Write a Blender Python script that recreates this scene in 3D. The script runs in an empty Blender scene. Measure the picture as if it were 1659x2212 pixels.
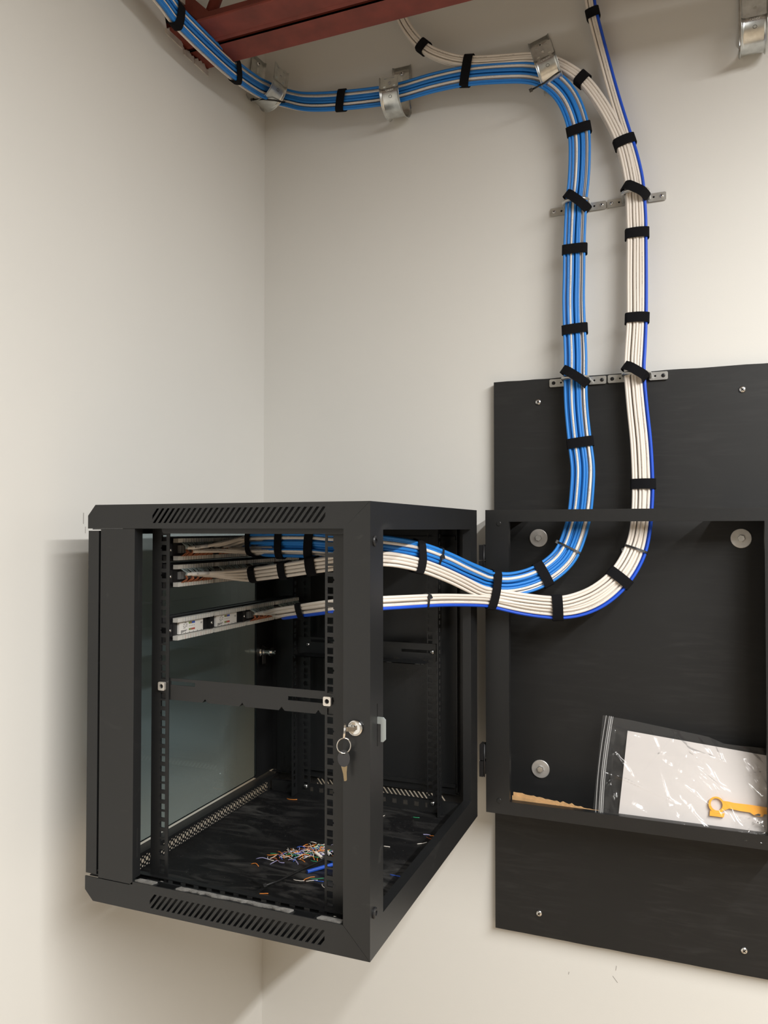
import bpy, bmesh, math, random
from mathutils import Vector, Matrix
from mathutils.geometry import delaunay_2d_cdt, convex_hull_2d
random.seed(7)
V = Vector
PI = math.pi
SC = bpy.context.scene
COL = SC.collection

# ------------------------------------------------------------------ camera
cam_data = bpy.data.cameras.new('camera')
cam = bpy.data.objects.new('camera', cam_data)
COL.objects.link(cam)
cam_data.sensor_fit = 'VERTICAL'
cam_data.sensor_height = 36.0
cam_data.lens = 36.0 * 1670.0 / 2212.0
cam_data.clip_start = 0.05
cam.location = (1.013, -1.73, 1.70)
cam.rotation_euler = (math.radians(91.25), 0, math.radians(21.5))
SC.camera = cam

# ------------------------------------------------------------------ world, lights, exposure
world = bpy.data.worlds.new('world')
SC.world = world
world.use_nodes = True
world.node_tree.nodes['Background'].inputs[0].default_value = (0.02, 0.02, 0.02, 1)
world.node_tree.nodes['Background'].inputs[1].default_value = 0.3
SC.view_settings.view_transform = 'Standard'
SC.view_settings.look = 'None'
SC.view_settings.gamma = 1.0
SC.view_settings.use_curve_mapping = False
SC.view_settings.exposure = 0.0


def strip_lamp(x, y0, y1, z, power, color):
    d = bpy.data.lights.new('ceiling_lamp', 'AREA')
    d.shape = 'RECTANGLE'
    d.size = 0.10
    d.size_y = y1 - y0
    d.energy = power
    d.color = color
    o = bpy.data.objects.new('ceiling_lamp', d)
    o.location = (x, (y0 + y1) / 2, z)
    COL.objects.link(o)


strip_lamp(1.74, -3.3, -0.85, 2.85, 42, (1.0, 0.992, 0.972))
strip_lamp(2.40, -3.3, -0.85, 2.85, 140, (1.0, 0.992, 0.972))

# ------------------------------------------------------------------ materials
MATS = {}


def nodes_of(name):
    m = bpy.data.materials.new(name)
    m.use_nodes = True
    nt = m.node_tree
    return m, nt, nt.nodes['Principled BSDF']


def ramp(nt, fac, stops):
    r = nt.nodes.new('ShaderNodeValToRGB')
    els = r.color_ramp.elements
    els[0].position, els[0].color = stops[0][0], stops[0][1]
    els[1].position, els[1].color = stops[-1][0], stops[-1][1]
    for p, c in stops[1:-1]:
        e = els.new(p)
        e.color = c
    nt.links.new(fac, r.inputs[0])
    return r


def noise(nt, scale, detail=3, stretch=None, coord='Object', rough=0.5, dist=0.0):
    tc = nt.nodes.new('ShaderNodeTexCoord')
    n = nt.nodes.new('ShaderNodeTexNoise')
    n.inputs['Scale'].default_value = scale
    n.inputs['Detail'].default_value = detail
    n.inputs['Roughness'].default_value = rough
    n.inputs['Distortion'].default_value = dist
    if stretch:
        mp = nt.nodes.new('ShaderNodeMapping')
        mp.inputs['Scale'].default_value = stretch
        nt.links.new(tc.outputs[coord], mp.inputs[0])
        nt.links.new(mp.outputs[0], n.inputs[0])
    else:
        nt.links.new(tc.outputs[coord], n.inputs[0])
    return n


def g(v):
    return (v, v, v, 1)


def c4(c):
    return (c[0], c[1], c[2], 1)


def mat_basic(key, col, rough=0.5, metal=0.0, bump=0.0, bscale=400, var=0.0, vscale=20, spec=0.5, stretch=None):
    m, nt, b = nodes_of(key)
    b.inputs['Base Color'].default_value = c4(col)
    b.inputs['Roughness'].default_value = rough
    b.inputs['Metallic'].default_value = metal
    b.inputs['Specular IOR Level'].default_value = spec
    if var:
        n = noise(nt, vscale, 4, stretch)
        lo = tuple(max(0, x * (1 - var)) for x in col)
        hi = tuple(min(1, x * (1 + var)) for x in col)
        r = ramp(nt, n.outputs['Fac'], [(0.3, c4(lo)), (0.7, c4(hi))])
        nt.links.new(r.outputs[0], b.inputs['Base Color'])
    if bump:
        n2 = noise(nt, bscale, 2)
        bp = nt.nodes.new('ShaderNodeBump')
        bp.inputs['Strength'].default_value = bump
        bp.inputs['Distance'].default_value = 0.001
        nt.links.new(n2.outputs['Fac'], bp.inputs['Height'])
        nt.links.new(bp.outputs[0], b.inputs['Normal'])
    MATS[key] = m
    return m


mat_basic('wall_paint', (0.70, 0.69, 0.655), 0.62, bump=0.08, bscale=260, var=0.012, vscale=3, spec=0.3)
mat_basic('floor_tan', (0.40, 0.31, 0.215), 0.5, var=0.08, vscale=4)
mat_basic('ceiling_grey', (0.62, 0.60, 0.57), 0.8)
mat_basic('joist_red', (0.20, 0.038, 0.025), 0.55, var=0.22, vscale=18, bump=0.1, bscale=150)
mat_basic('black_powder', (0.0115, 0.012, 0.0125), 0.38, bump=0.12, bscale=900, var=0.10, vscale=7)
mat_basic('black_plastic', (0.012, 0.012, 0.013), 0.4)
mat_basic('velcro_black', (0.0075, 0.0075, 0.009), 0.95, bump=0.6, bscale=1500, spec=0.15)
mat_basic('tie_black', (0.012, 0.012, 0.012), 0.35)
mat_basic('galvanised', (0.60, 0.615, 0.60), 0.28, metal=1.0, var=0.16, vscale=60, bump=0.05, bscale=120)
mat_basic('cast_grey', (0.55, 0.55, 0.53), 0.33, metal=0.9, var=0.12, vscale=50, bump=0.1, bscale=300)
mat_basic('zinc', (0.75, 0.75, 0.74), 0.25, metal=1.0, var=0.12, vscale=90)
mat_basic('zinc_washer', (0.66, 0.64, 0.61), 0.42, metal=0.75, var=0.12, vscale=60)
mat_basic('chrome', (0.85, 0.85, 0.84), 0.12, metal=1.0)
mat_basic('brass_key', (0.80, 0.70, 0.50), 0.25, metal=1.0)
mat_basic('nut_metal', (0.80, 0.76, 0.70), 0.35, metal=0.8)
mat_basic('latch_steel', (0.62, 0.68, 0.68), 0.4, metal=0.7)
mat_basic('dark_hole', (0.004, 0.004, 0.004), 0.9)
mat_basic('strip_white', (0.60, 0.585, 0.54), 0.5)
mat_basic('contact_grey', (0.20, 0.20, 0.195), 0.45)
mat_basic('strip_mark_blue', (0.12, 0.20, 0.38), 0.5)
mat_basic('strip_mark_red', (0.50, 0.13, 0.08), 0.5)
mat_basic('card_white', (0.80, 0.78, 0.74), 0.5)
mat_basic('ink_dark', (0.05, 0.05, 0.05), 0.6)
mat_basic('ink_green', (0.18, 0.26, 0.06), 0.6)
mat_basic('ink_brown', (0.28, 0.16, 0.06), 0.6)
mat_basic('ink_blue', (0.03, 0.08, 0.40), 0.6)
mat_basic('ink_red', (0.42, 0.06, 0.04), 0.6)
mat_basic('wire_teal', (0.34, 0.42, 0.42), 0.4)
mat_basic('wire_rust', (0.50, 0.17, 0.07), 0.4)
mat_basic('wire_orange', (0.85, 0.27, 0.04), 0.4)
mat_basic('wire_white', (0.80, 0.74, 0.66), 0.4)
mat_basic('wire_blue', (0.02, 0.09, 0.50), 0.4)
mat_basic('wire_lilac', (0.40, 0.38, 0.62), 0.4)
mat_basic('wire_green', (0.03, 0.30, 0.13), 0.4)
mat_basic('wire_brown', (0.28, 0.08, 0.03), 0.4)
mat_basic('foam_grey', (0.16, 0.155, 0.145), 0.95, bump=0.9, bscale=500, var=0.35, vscale=90)
mat_basic('card_brown', (0.55, 0.33, 0.15), 0.8, var=0.15, vscale=70, bump=0.3, bscale=300)
mat_basic('paper', (0.64, 0.605, 0.585), 0.6, var=0.03, vscale=9)
mat_basic('orange_plastic', (0.95, 0.42, 0.03), 0.35)
mat_basic('plaster_torn', (0.60, 0.56, 0.52), 0.9, bump=0.8, bscale=200, var=0.2, vscale=40)
mat_basic('scuff_grey', (0.36, 0.34, 0.32), 0.8)
mat_basic('key_plastic', (0.035, 0.035, 0.037), 0.4)


def dusty(key, base, dust, lo, hi, scale, stretch, rough, speck=True):
    m, nt, b = nodes_of(key)
    n1 = noise(nt, scale, 6, stretch, rough=0.62, dist=1.2)
    r1 = ramp(nt, n1.outputs['Fac'], [(lo, g(0)), (hi, g(1))])
    n2 = noise(nt, 3.5, 3, rough=0.6)
    r2 = ramp(nt, n2.outputs['Fac'], [(0.38, g(0)), (0.66, g(1))])
    mu = nt.nodes.new('ShaderNodeMath')
    mu.operation = 'MULTIPLY'
    nt.links.new(r1.outputs[0], mu.inputs[0])
    nt.links.new(r2.outputs[0], mu.inputs[1])
    fac = mu.outputs[0]
    if speck:
        n3 = noise(nt, 330, 1)
        r3 = ramp(nt, n3.outputs['Fac'], [(0.72, g(0)), (0.80, g(0.9))])
        mx = nt.nodes.new('ShaderNodeMath')
        mx.operation = 'MAXIMUM'
        mx.use_clamp = True
        nt.links.new(fac, mx.inputs[0])
        nt.links.new(r3.outputs[0], mx.inputs[1])
        fac = mx.outputs[0]
    mix = nt.nodes.new('ShaderNodeMix')
    mix.data_type = 'RGBA'
    mix.inputs['A'].default_value = c4(base)
    mix.inputs['B'].default_value = c4(dust)
    nt.links.new(fac, mix.inputs['Factor'])
    nt.links.new(mix.outputs['Result'], b.inputs['Base Color'])
    b.inputs['Roughness'].default_value = rough
    MATS[key] = m
    return m


dusty('dusty_floor', (0.0050, 0.0050, 0.0055), (0.13, 0.126, 0.118), 0.47, 0.86, 9, (1.0, 3.2, 1), 0.5)
dusty('scuffed_black', (0.0115, 0.012, 0.0125), (0.045, 0.045, 0.043), 0.60, 0.80, 14, (1, 1, 2.0), 0.38, speck=False)
dusty('board_black', (0.0050, 0.0052, 0.0054), (0.024, 0.024, 0.024), 0.48, 0.85, 8, (1.0, 1.0, 9.0), 0.58, speck=False)


def mat_cable(key, col, ink, ink_amount):
    m, nt, b = nodes_of(key)
    uv = nt.nodes.new('ShaderNodeUVMap')
    sp = nt.nodes.new('ShaderNodeSeparateXYZ')
    nt.links.new(uv.outputs[0], sp.inputs[0])

    def math_node(op, a, bb=None):
        n = nt.nodes.new('ShaderNodeMath')
        n.operation = op
        for i, x in enumerate((a, bb)):
            if x is None:
                continue
            if isinstance(x, (int, float)):
                n.inputs[i].default_value = x
            else:
                nt.links.new(x, n.inputs[i])
        return n.outputs[0]
    cell = math_node('FLOOR', math_node('MULTIPLY', sp.outputs['X'], 900.0))
    vcell = math_node('FLOOR', math_node('MULTIPLY', sp.outputs['Y'], 34.0))
    cmb = nt.nodes.new('ShaderNodeCombineXYZ')
    nt.links.new(cell, cmb.inputs[0])
    nt.links.new(vcell, cmb.inputs[1])
    wn = nt.nodes.new('ShaderNodeTexWhiteNoise')
    wn.noise_dimensions = '2D'
    nt.links.new(cmb.outputs[0], wn.inputs['Vector'])
    letters = math_node('GREATER_THAN', wn.outputs['Value'], 0.42)
    seg = nt.nodes.new('ShaderNodeTexNoise')
    seg.noise_dimensions = '1D'
    seg.inputs['Scale'].default_value = 16.0
    seg.inputs['Detail'].default_value = 0.0
    nt.links.new(sp.outputs['X'], seg.inputs['W'])
    words = math_node('GREATER_THAN', seg.outputs['Fac'], 0.47)
    band = math_node('MULTIPLY', math_node('GREATER_THAN', sp.outputs['Y'], 0.42), math_node('LESS_THAN', sp.outputs['Y'], 0.49))
    f = math_node('MULTIPLY', math_node('MULTIPLY', letters, words), math_node('MULTIPLY', band, ink_amount))
    mix = nt.nodes.new('ShaderNodeMix')
    mix.data_type = 'RGBA'
    mix.inputs['A'].default_value = c4(col)
    mix.inputs['B'].default_value = c4(ink)
    nt.links.new(f, mix.inputs['Factor'])
    nt.links.new(mix.outputs['Result'], b.inputs['Base Color'])
    b.inputs['Roughness'].default_value = 0.42
    b.inputs['Specular IOR Level'].default_value = 0.4
    MATS[key] = m


mat_cable('cable_blue', (0.022, 0.215, 0.66), (0.010, 0.09, 0.30), 0.8)
mat_cable('cable_white', (0.80, 0.74, 0.67), (0.12, 0.11, 0.11), 0.5)
mat_cable('cable_royal', (0.012, 0.085, 0.62), (0.02, 0.06, 0.35), 0.6)


def mat_glass():
    m, nt, b = nodes_of('tinted_glass')
    out = nt.nodes['Material Output']
    tr = nt.nodes.new('ShaderNodeBsdfTransparent')
    tr.inputs[0].default_value = (0.655, 0.715, 0.735, 1)
    gl = nt.nodes.new('ShaderNodeBsdfGlossy')
    gl.inputs['Roughness'].default_value = 0.02
    gl.inputs['Color'].default_value = (0.9, 0.95, 0.95, 1)
    lw = nt.nodes.new('ShaderNodeLayerWeight')
    lw.inputs[0].default_value = 0.25
    mul = nt.nodes.new('ShaderNodeMath')
    mul.operation = 'MULTIPLY'
    mul.inputs[1].default_value = 0.22
    nt.links.new(lw.outputs['Fresnel'], mul.inputs[0])
    mx = nt.nodes.new('ShaderNodeMixShader')
    nt.links.new(mul.outputs[0], mx.inputs[0])
    nt.links.new(tr.outputs[0], mx.inputs[1])
    nt.links.new(gl.outputs[0], mx.inputs[2])
    nt.links.new(mx.outputs[0], out.inputs[0])
    MATS['tinted_glass'] = m


mat_glass()


def mat_film(key, haze, gloss):
    m, nt, b = nodes_of(key)
    out = nt.nodes['Material Output']
    tr = nt.nodes.new('ShaderNodeBsdfTransparent')
    tr.inputs[0].default_value = (0.97, 0.97, 0.97, 1)
    gl = nt.nodes.new('ShaderNodeBsdfGlossy')
    gl.inputs['Roughness'].default_value = 0.09
    df = nt.nodes.new('ShaderNodeBsdfDiffuse')
    df.inputs[0].default_value = (0.8, 0.8, 0.8, 1)
    m1 = nt.nodes.new('ShaderNodeMixShader')
    m1.inputs[0].default_value = haze
    m2 = nt.nodes.new('ShaderNodeMixShader')
    lw = nt.nodes.new('ShaderNodeLayerWeight')
    lw.inputs[0].default_value = 0.30
    ad = nt.nodes.new('ShaderNodeMath')
    ad.operation = 'MULTIPLY'
    ad.inputs[1].default_value = gloss
    mn = nt.nodes.new('ShaderNodeMath')
    mn.operation = 'MINIMUM'
    mn.inputs[1].default_value = 0.45
    nt.links.new(ad.outputs[0], mn.inputs[0])
    nt.links.new(lw.outputs['Fresnel'], ad.inputs[0])
    nt.links.new(tr.outputs[0], m1.inputs[1])
    nt.links.new(df.outputs[0], m1.inputs[2])
    nt.links.new(mn.outputs[0], m2.inputs[0])
    nt.links.new(m1.outputs[0], m2.inputs[1])
    nt.links.new(gl.outputs[0], m2.inputs[2])
    nt.links.new(m2.outputs[0], out.inputs[0])
    MATS[key] = m


mat_film('bag_film', 0.018, 1.0)
mat_film('bag_zip', 0.30, 0.9)


# ------------------------------------------------------------------ mesh builder
class MB:
    def __init__(self):
        self.v, self.f, self.m, self.s, self.uv = [], [], [], [], {}

    def add(self, verts, faces, mi=0, smooth=False):
        o = len(self.v)
        self.v.extend(V(p) for p in verts)
        for fc in faces:
            self.f.append([i + o for i in fc])
            self.m.append(mi)
            self.s.append(smooth)
        return self

    def box(self, a, b, mi=0):
        x0, y0, z0 = (min(a[i], b[i]) for i in range(3))
        x1, y1, z1 = (max(a[i], b[i]) for i in range(3))
        vs = [(x0, y0, z0), (x1, y0, z0), (x1, y1, z0), (x0, y1, z0), (x0, y0, z1), (x1, y0, z1), (x1, y1, z1), (x0, y1, z1)]
        fs = [(3, 2, 1, 0), (4, 5, 6, 7), (0, 1, 5, 4), (1, 2, 6, 5), (2, 3, 7, 6), (3, 0, 4, 7)]
        return self.add(vs, fs, mi)

    def obox(self, c, ax, ay, az, mi=0):       # oriented box: half-axis vectors
        c, ax, ay, az = V(c), V(ax), V(ay), V(az)
        vs = [c + ax * i + ay * j + az * k for k in (-1, 1) for i, j in ((-1, -1), (1, -1), (1, 1), (-1, 1))]
        fs = [(3, 2, 1, 0), (4, 5, 6, 7), (0, 1, 5, 4), (1, 2, 6, 5), (2, 3, 7, 6), (3, 0, 4, 7)]
        return self.add(vs, fs, mi)

    def plate(self, outer, holes, M, w0, w1, mi=0):
        loops = [outer] + list(holes)
        flat = [p for lp in loops for p in lp]
        n = len(flat)
        edges = []
        o = 0
        for lp in loops:
            k = len(lp)
            edges += [(o + i, o + (i + 1) % k) for i in range(k)]
            o += k
        cv, _, cf = delaunay_2d_cdt([V(p) for p in flat], edges, [], 1, 1e-6)[:3]
        boxes = [(min(p[0] for p in h), max(p[0] for p in h), min(p[1] for p in h), max(p[1] for p in h), h) for h in holes]

        def inside(x, y, poly):
            c = False
            for i in range(len(poly)):
                (x1, y1), (x2, y2) = poly[i], poly[i - 1]
                if (y1 > y) != (y2 > y) and x < (x2 - x1) * (y - y1) / (y2 - y1) + x1:
                    c = not c
            return c
        tris = []
        for fc in cf:
            cx = sum(cv[i][0] for i in fc) / len(fc)
            cy = sum(cv[i][1] for i in fc) / len(fc)
            if not inside(cx, cy, outer):
                continue
            if any(bb[0] < cx < bb[1] and bb[2] < cy < bb[3] and inside(cx, cy, bb[4]) for bb in boxes):
                continue
            tris.append(tuple(fc))
        k = len(cv)
        vs = [M(p[0], p[1], w0) for p in cv] + [M(p[0], p[1], w1) for p in cv]
        fs = [t for t in tris] + [tuple(i + k for i in reversed(t)) for t in tris]
        base = 2 * k
        vs += [M(u, v, w0) for u, v in flat] + [M(u, v, w1) for u, v in flat]
        o = base
        for lp in loops:
            k = len(lp)
            for i in range(k):
                a, b = o + i, o + (i + 1) % k
                fs.append((a, b, b + n, a + n))
            o += k
        return self.add(vs, fs, mi)

    def tube(self, pts, r, n=8, caps=True, mi=0, smooth=True, closed=False, flat=1.0, up=None):
        pts = [V(p) for p in pts]
        k = len(pts)
        vs, fs = [], []
        ref = V(up) if up else None
        prev = None
        for i, p in enumerate(pts):
            if closed:
                t = pts[(i + 1) % k] - pts[i - 1]
            else:
                t = pts[min(i + 1, k - 1)] - pts[max(i - 1, 0)]
            t.normalize()
            if ref is None:
                ref = V((0, 0, 1)) if abs(t.z) < 0.9 else V((1, 0, 0))
            a = (ref - t * ref.dot(t)) if prev is None or up else (prev - t * prev.dot(t))
            if a.length < 1e-6:
                a = t.orthogonal()
            a.normalize()
            prev = a
            b = t.cross(a)
            rr = r[i] if isinstance(r, (list, tuple)) else r
            for j in range(n):
                an = 2 * PI * j / n
                vs.append(p + a * (rr * math.cos(an)) + b * (rr * flat * math.sin(an)))
        for i in range(k if closed else k - 1):
            for j in range(n):
                fs.append((i * n + j, i * n + (j + 1) % n, ((i + 1) % k) * n + (j + 1) % n, ((i + 1) % k) * n + j))
        self.add(vs, fs, mi, smooth)
        if caps and not closed:
            self.add(vs[:n], [tuple(reversed(range(n)))], mi)
            self.add(vs[-n:], [tuple(range(n))], mi)
        return self

    def lathe(self, prof, origin, axis, n=16, mi=0, smooth=False):   # prof: list of (r, h) along axis
        origin, axis = V(origin), V(axis).normalized()
        a = axis.orthogonal().normalized()
        b = axis.cross(a)
        vs, fs = [], []
        for r, h in prof:
            for j in range(n):
                an = 2 * PI * j / n
                vs.append(origin + axis * h + a * (r * math.cos(an)) + b * (r * math.sin(an)))
        for i in range(len(prof) - 1):
            for j in range(n):
                fs.append((i * n + j, i * n + (j + 1) % n, (i + 1) * n + (j + 1) % n, (i + 1) * n + j))
        self.add(vs, fs, mi, smooth)
        self.add(vs[:n], [tuple(reversed(range(n)))], mi)
        self.add(vs[-n:], [tuple(range(n))], mi)
        return self

    def build(self, name, mats, parent=None, recalc=True, bevel=0):
        me = bpy.data.meshes.new(name)
        off = V(parent['origin']) if parent is not None and 'origin' in parent else V((0, 0, 0))
        me.from_pydata([p - off for p in self.v], [], self.f)
        if isinstance(mats, str):
            mats = [mats]
        for k in mats:
            me.materials.append(MATS[k])
        me.polygons.foreach_set('material_index', self.m)
        me.polygons.foreach_set('use_smooth', self.s)
        if recalc:
            bm = bmesh.new()
            bm.from_mesh(me)
            bmesh.ops.remove_doubles(bm, verts=bm.verts, dist=1e-6)
            bmesh.ops.recalc_face_normals(bm, faces=bm.faces)
            bm.to_mesh(me)
            bm.free()
        me.update()
        o = bpy.data.objects.new(name, me)
        COL.objects.link(o)
        if parent is not None:
            o.parent = parent
            o['origin'] = parent['origin'] if 'origin' in parent else (0, 0, 0)
        if bevel:
            bv = o.modifiers.new('bevel', 'BEVEL')
            bv.width = bevel
            bv.segments = 1
            bv.limit_method = 'ANGLE'
            bv.angle_limit = math.radians(50)
        return o


def tag(o, label=None, cat=None, group=None, kind=None):
    if label:
        o['label'] = label
    if cat:
        o['category'] = cat
    if group:
        o['group'] = group
    if kind:
        o['kind'] = kind
    return o


def thing(name, loc, label, cat, group=None):
    o = bpy.data.objects.new(name, None)
    o.empty_display_size = 0.02
    COL.objects.link(o)
    o.location = loc
    o['origin'] = tuple(loc)
    return tag(o, label, cat, group)


def single(mb, name, mats, label, cat, group=None, origin=None):
    """a thing that is one mesh, with its origin at a sensible point"""
    if origin is None:
        origin = sum(mb.v, V((0, 0, 0))) / len(mb.v)
    o = mb.build(name, mats)
    for vert in o.data.vertices:
        vert.co -= origin
    o.location = origin
    return tag(o, label, cat, group)


def rect(u0, v0, u1, v1):
    return [(u0, v0), (u1, v0), (u1, v1), (u0, v1)]


def circle(u, v, r, n=12):
    return [(u + r * math.cos(2 * PI * i / n), v + r * math.sin(2 * PI * i / n)) for i in range(n)]


def XZ(y):       # plates facing -y
    return lambda u, v, w: (u, y + w, v)


def YZ(x):       # plates facing +x
    return lambda u, v, w: (x + w, u, v)


def XY(z):
    return lambda u, v, w: (u, v, z + w)


def screw_head(mb, c, axis, r, h, cross=True, mi=0, mh=1):
    c, axis = V(c), V(axis).normalized()
    mb.lathe([(r, 0), (r, h * 0.35), (r * 0.75, h * 0.85), (r * 0.35, h)], c, axis, 14, mi, True)
    if cross:
        a = axis.orthogonal().normalized()
        b = axis.cross(a)
        for d, e in ((a, b), (b, a)):
            mb.obox(c + axis * (h * 0.98), d * r * 0.5, e * r * 0.12, axis * h * 0.12, mh)


# ------------------------------------------------------------------ the room
def struct(mb, name, mat):
    return tag(mb.build(name, mat), kind='structure')


ROOM_X, ROOM_Y, ROOM_Z = 6.0, -7.5, 3.75
m = MB(); m.box((-0.14, 0, 0), (ROOM_X + 0.1, 0.12, ROOM_Z)); struct(m, 'wall_back', 'wall_paint')
wb = bpy.data.objects['wall_back']
for (x, z, dx, dz) in ((0.860, 0.742, 0.005, -0.006), (0.862, 0.766, 0.0008, 0.005), (0.763, 0.735, 0.0006, 0.003)):
    m = MB(); m.obox((x, -0.0001, z), (dx, 0, dz), (0, 0.0001, 0), (dz * 0.09, 0, -dx * 0.09) if abs(dx) > 0.001 else (0.0007, 0, 0)); m.build('scuff_mark', 'scuff_grey', wb)
# left wall: drywall sheet with a ragged cut-out for the end of the steel joist
hole = [(-0.412, 2.775), (-0.405, 2.752), (-0.392, 2.757), (-0.374, 2.747), (-0.358, 2.752), (-0.341, 2.744), (-0.328, 2.739),
        (-0.312, 2.748), (-0.297, 2.742), (-0.281, 2.747), (-0.268, 2.741), (-0.252, 2.752), (-0.249, 2.83), (-0.33, 2.845), (-0.41, 2.835)]
m = MB(); m.plate(rect(ROOM_Y, 0, 0, ROOM_Z), [hole], YZ(-0.016), 0, 0.016)
wl = struct(m, 'wall_left', 'wall_paint')
m = MB(); m.box((-0.20, ROOM_Y, 0), (-0.18, 0, ROOM_Z)); b_ = m.build('backing', 'plaster_torn', wl)
random.seed(41)
for (ya, yb, za, hmax) in ((-0.410, -0.352, 2.749, 0.016), (-0.346, -0.318, 2.741, 0.008), (-0.309, -0.256, 2.742, 0.013)):
    m = MB()
    n = 14
    pts = []
    for i in range(n + 1):
        y = ya + (yb - ya) * i / n
        e = math.sin(PI * (i + 0.4) / (n + 0.8))
        pts.append((y, za + e * hmax * random.uniform(0.35, 1.0)))
    poly = [(ya, za - 0.010)] + [(yb, za - 0.010)] + list(reversed(pts))
    m.plate(poly, [], YZ(-0.004), 0, 0.0062)
    m.build('torn_edge', 'plaster_torn', wl)
for (y, z, hy, hz) in ((-0.634, 1.719, 0.0010, 0.010), (-0.629, 1.698, 0.0008, 0.006)):
    m = MB(); m.box((0.0, y - hy, z - hz), (0.0002, y + hy, z + hz)); m.build('scuff_mark', 'scuff_grey', wl)
m = MB(); m.box((-0.14, ROOM_Y, -0.1), (ROOM_X, 0.0, 0.0)); struct(m, 'floor', 'floor_tan')
m = MB(); m.box((-0.14, ROOM_Y, ROOM_Z), (ROOM_X, 0.12, ROOM_Z + 0.1)); struct(m, 'ceiling', 'ceiling_grey')
m = MB(); m.box((ROOM_X, ROOM_Y, 0), (ROOM_X + 0.1, 0, ROOM_Z)); struct(m, 'wall_right', 'wall_paint')
m = MB(); m.box((-0.14, ROOM_Y - 0.1, 0), (ROOM_X + 0.1, ROOM_Y, ROOM_Z)); struct(m, 'wall_front', 'wall_paint')

# ------------------------------------------------------------------ red steel joist
JZ = 2.752
joist = thing('steel_joist', (2.6, -0.326, JZ), 'red painted open-web steel joist near the ceiling, end let into the left wall', 'joist')
for s, name in ((-1, 'chord_angle'), (1, 'chord_angle')):
    m = MB()
    y_in = -0.326 + s * 0.0075
    y_out = -0.326 + s * 0.073
    m.box((-0.06, y_in, JZ), (ROOM_X, y_out, JZ + 0.0065))
    m.box((-0.06, y_in, JZ), (ROOM_X, y_in + s * 0.0065, JZ + 0.065))
    m.build('chord_angle', 'joist_red', joist, bevel=0.0015)
m = MB()
for s in (-1, 1):
    m.box((-0.06, -0.326 + s * 0.0075, 3.30), (ROOM_X, -0.326 + s * 0.06, 3.306))
    m.box((-0.06, -0.326 + s * 0.0075, 3.25), (ROOM_X, -0.326 + s * 0.014, 3.306))
m.build('top_chord', 'joist_red', joist)
m = MB(); m.obox((-0.075, -0.326, 2.925), (0.14, 0, -0.135), (0, 0.016, 0), (0.010, 0, 0.0104)); m.build('web_angle', 'joist_red', joist)
x = 0.046
up_ = True
for k in range(8):
    m = MB()
    dx = 0.24 if k == 0 else 0.34
    a, b2 = (x, JZ + 0.05), (x + dx, 3.29)
    if not up_:
        a, b2 = (x, 3.29), (x + dx, JZ + 0.05)
    m.tube([(a[0], -0.326, a[1]), (b2[0], -0.326, b2[1])], 0.0125, 10)
    m.build('web_rod', 'joist_red', joist)
    x += dx
    up_ = not up_

# ------------------------------------------------------------------ black plywood board
board = thing('backboard', (1.2, -0.01, 1.42), 'black painted plywood backboard screwed to the pale wall', 'board')
outline = [(0.606, 0.813)]
random.seed(3)
bx = [0.606 + i * 0.0305 for i in range(41)]
low = [(xx, 0.813 + random.uniform(-0.0004, 0.0004)) for xx in bx[1:-1]]
topp = [(xx, 2.031 + random.uniform(-0.0005, 0.0006)) for xx in reversed(bx)]
outline = [(0.606, 0.813)] + low + [(1.826, 0.813)] + topp
m = MB(); m.plate(outline, [], XZ(-0.02), 0, 0.0195); m.build('plywood_sheet', 'board_black', board)
for (sx, sz) in ((0.706, 1.980), (1.116, 1.981), (0.703, 0.862), (1.109, 0.862)):
    m = MB(); screw_head(m, (sx, -0.0200, sz), (0, -1, 0), 0.0068, 0.0035)
    m.build('screw', ['zinc', 'dark_hole'], board)

# ------------------------------------------------------------------ wall frame of the cabinet (back section on the board)
FX0, FX1, FY, FZ0, FZ1 = 0.612, 1.195, -0.126, 1.105, 1.740
frame = thing('wall_bracket_frame', (0.90, -0.0205, FZ0), 'black steel wall frame of the cabinet, bolted onto the black board', 'frame')
m = MB(); m.plate(rect(FX0, FZ0, FX1, FZ1), [rect(0.662, 1.132, 1.145, 1.715)], XZ(FY), 0, 0.0018); m.build('front_lip', 'black_powder', frame)
m = MB(); m.box((FX0, FY + 0.0018, FZ0), (FX0 + 0.0018, -0.0205, FZ1)); m.build('side_wall', 'black_powder', frame)
m = MB(); m.box((FX1 - 0.0018, FY + 0.0018, FZ0), (FX1, -0.0205, FZ1)); m.build('side_wall', 'black_powder', frame)
m = MB(); m.box((FX0 + 0.0018, FY + 0.0018, FZ0), (FX1 - 0.0018, -0.0205, FZ0 + 0.0018)); m.build('bottom_wall', 'black_powder', frame)
m = MB(); m.plate(rect(FX0 + 0.0018, FY + 0.0018, FX1 - 0.0018, -0.0205), [rect(0.705, -0.108, 1.070, -0.024)], XY(FZ1 - 0.0018), 0, 0.0018)
m.build('top_wall', 'black_powder', frame)
m = MB(); m.box((FX0 + 0.0018, -0.0220, FZ0 + 0.0018), (FX1 - 0.0018, -0.0204, FZ1 - 0.0018)); m.build('back_plate', 'board_black', frame)
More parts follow.
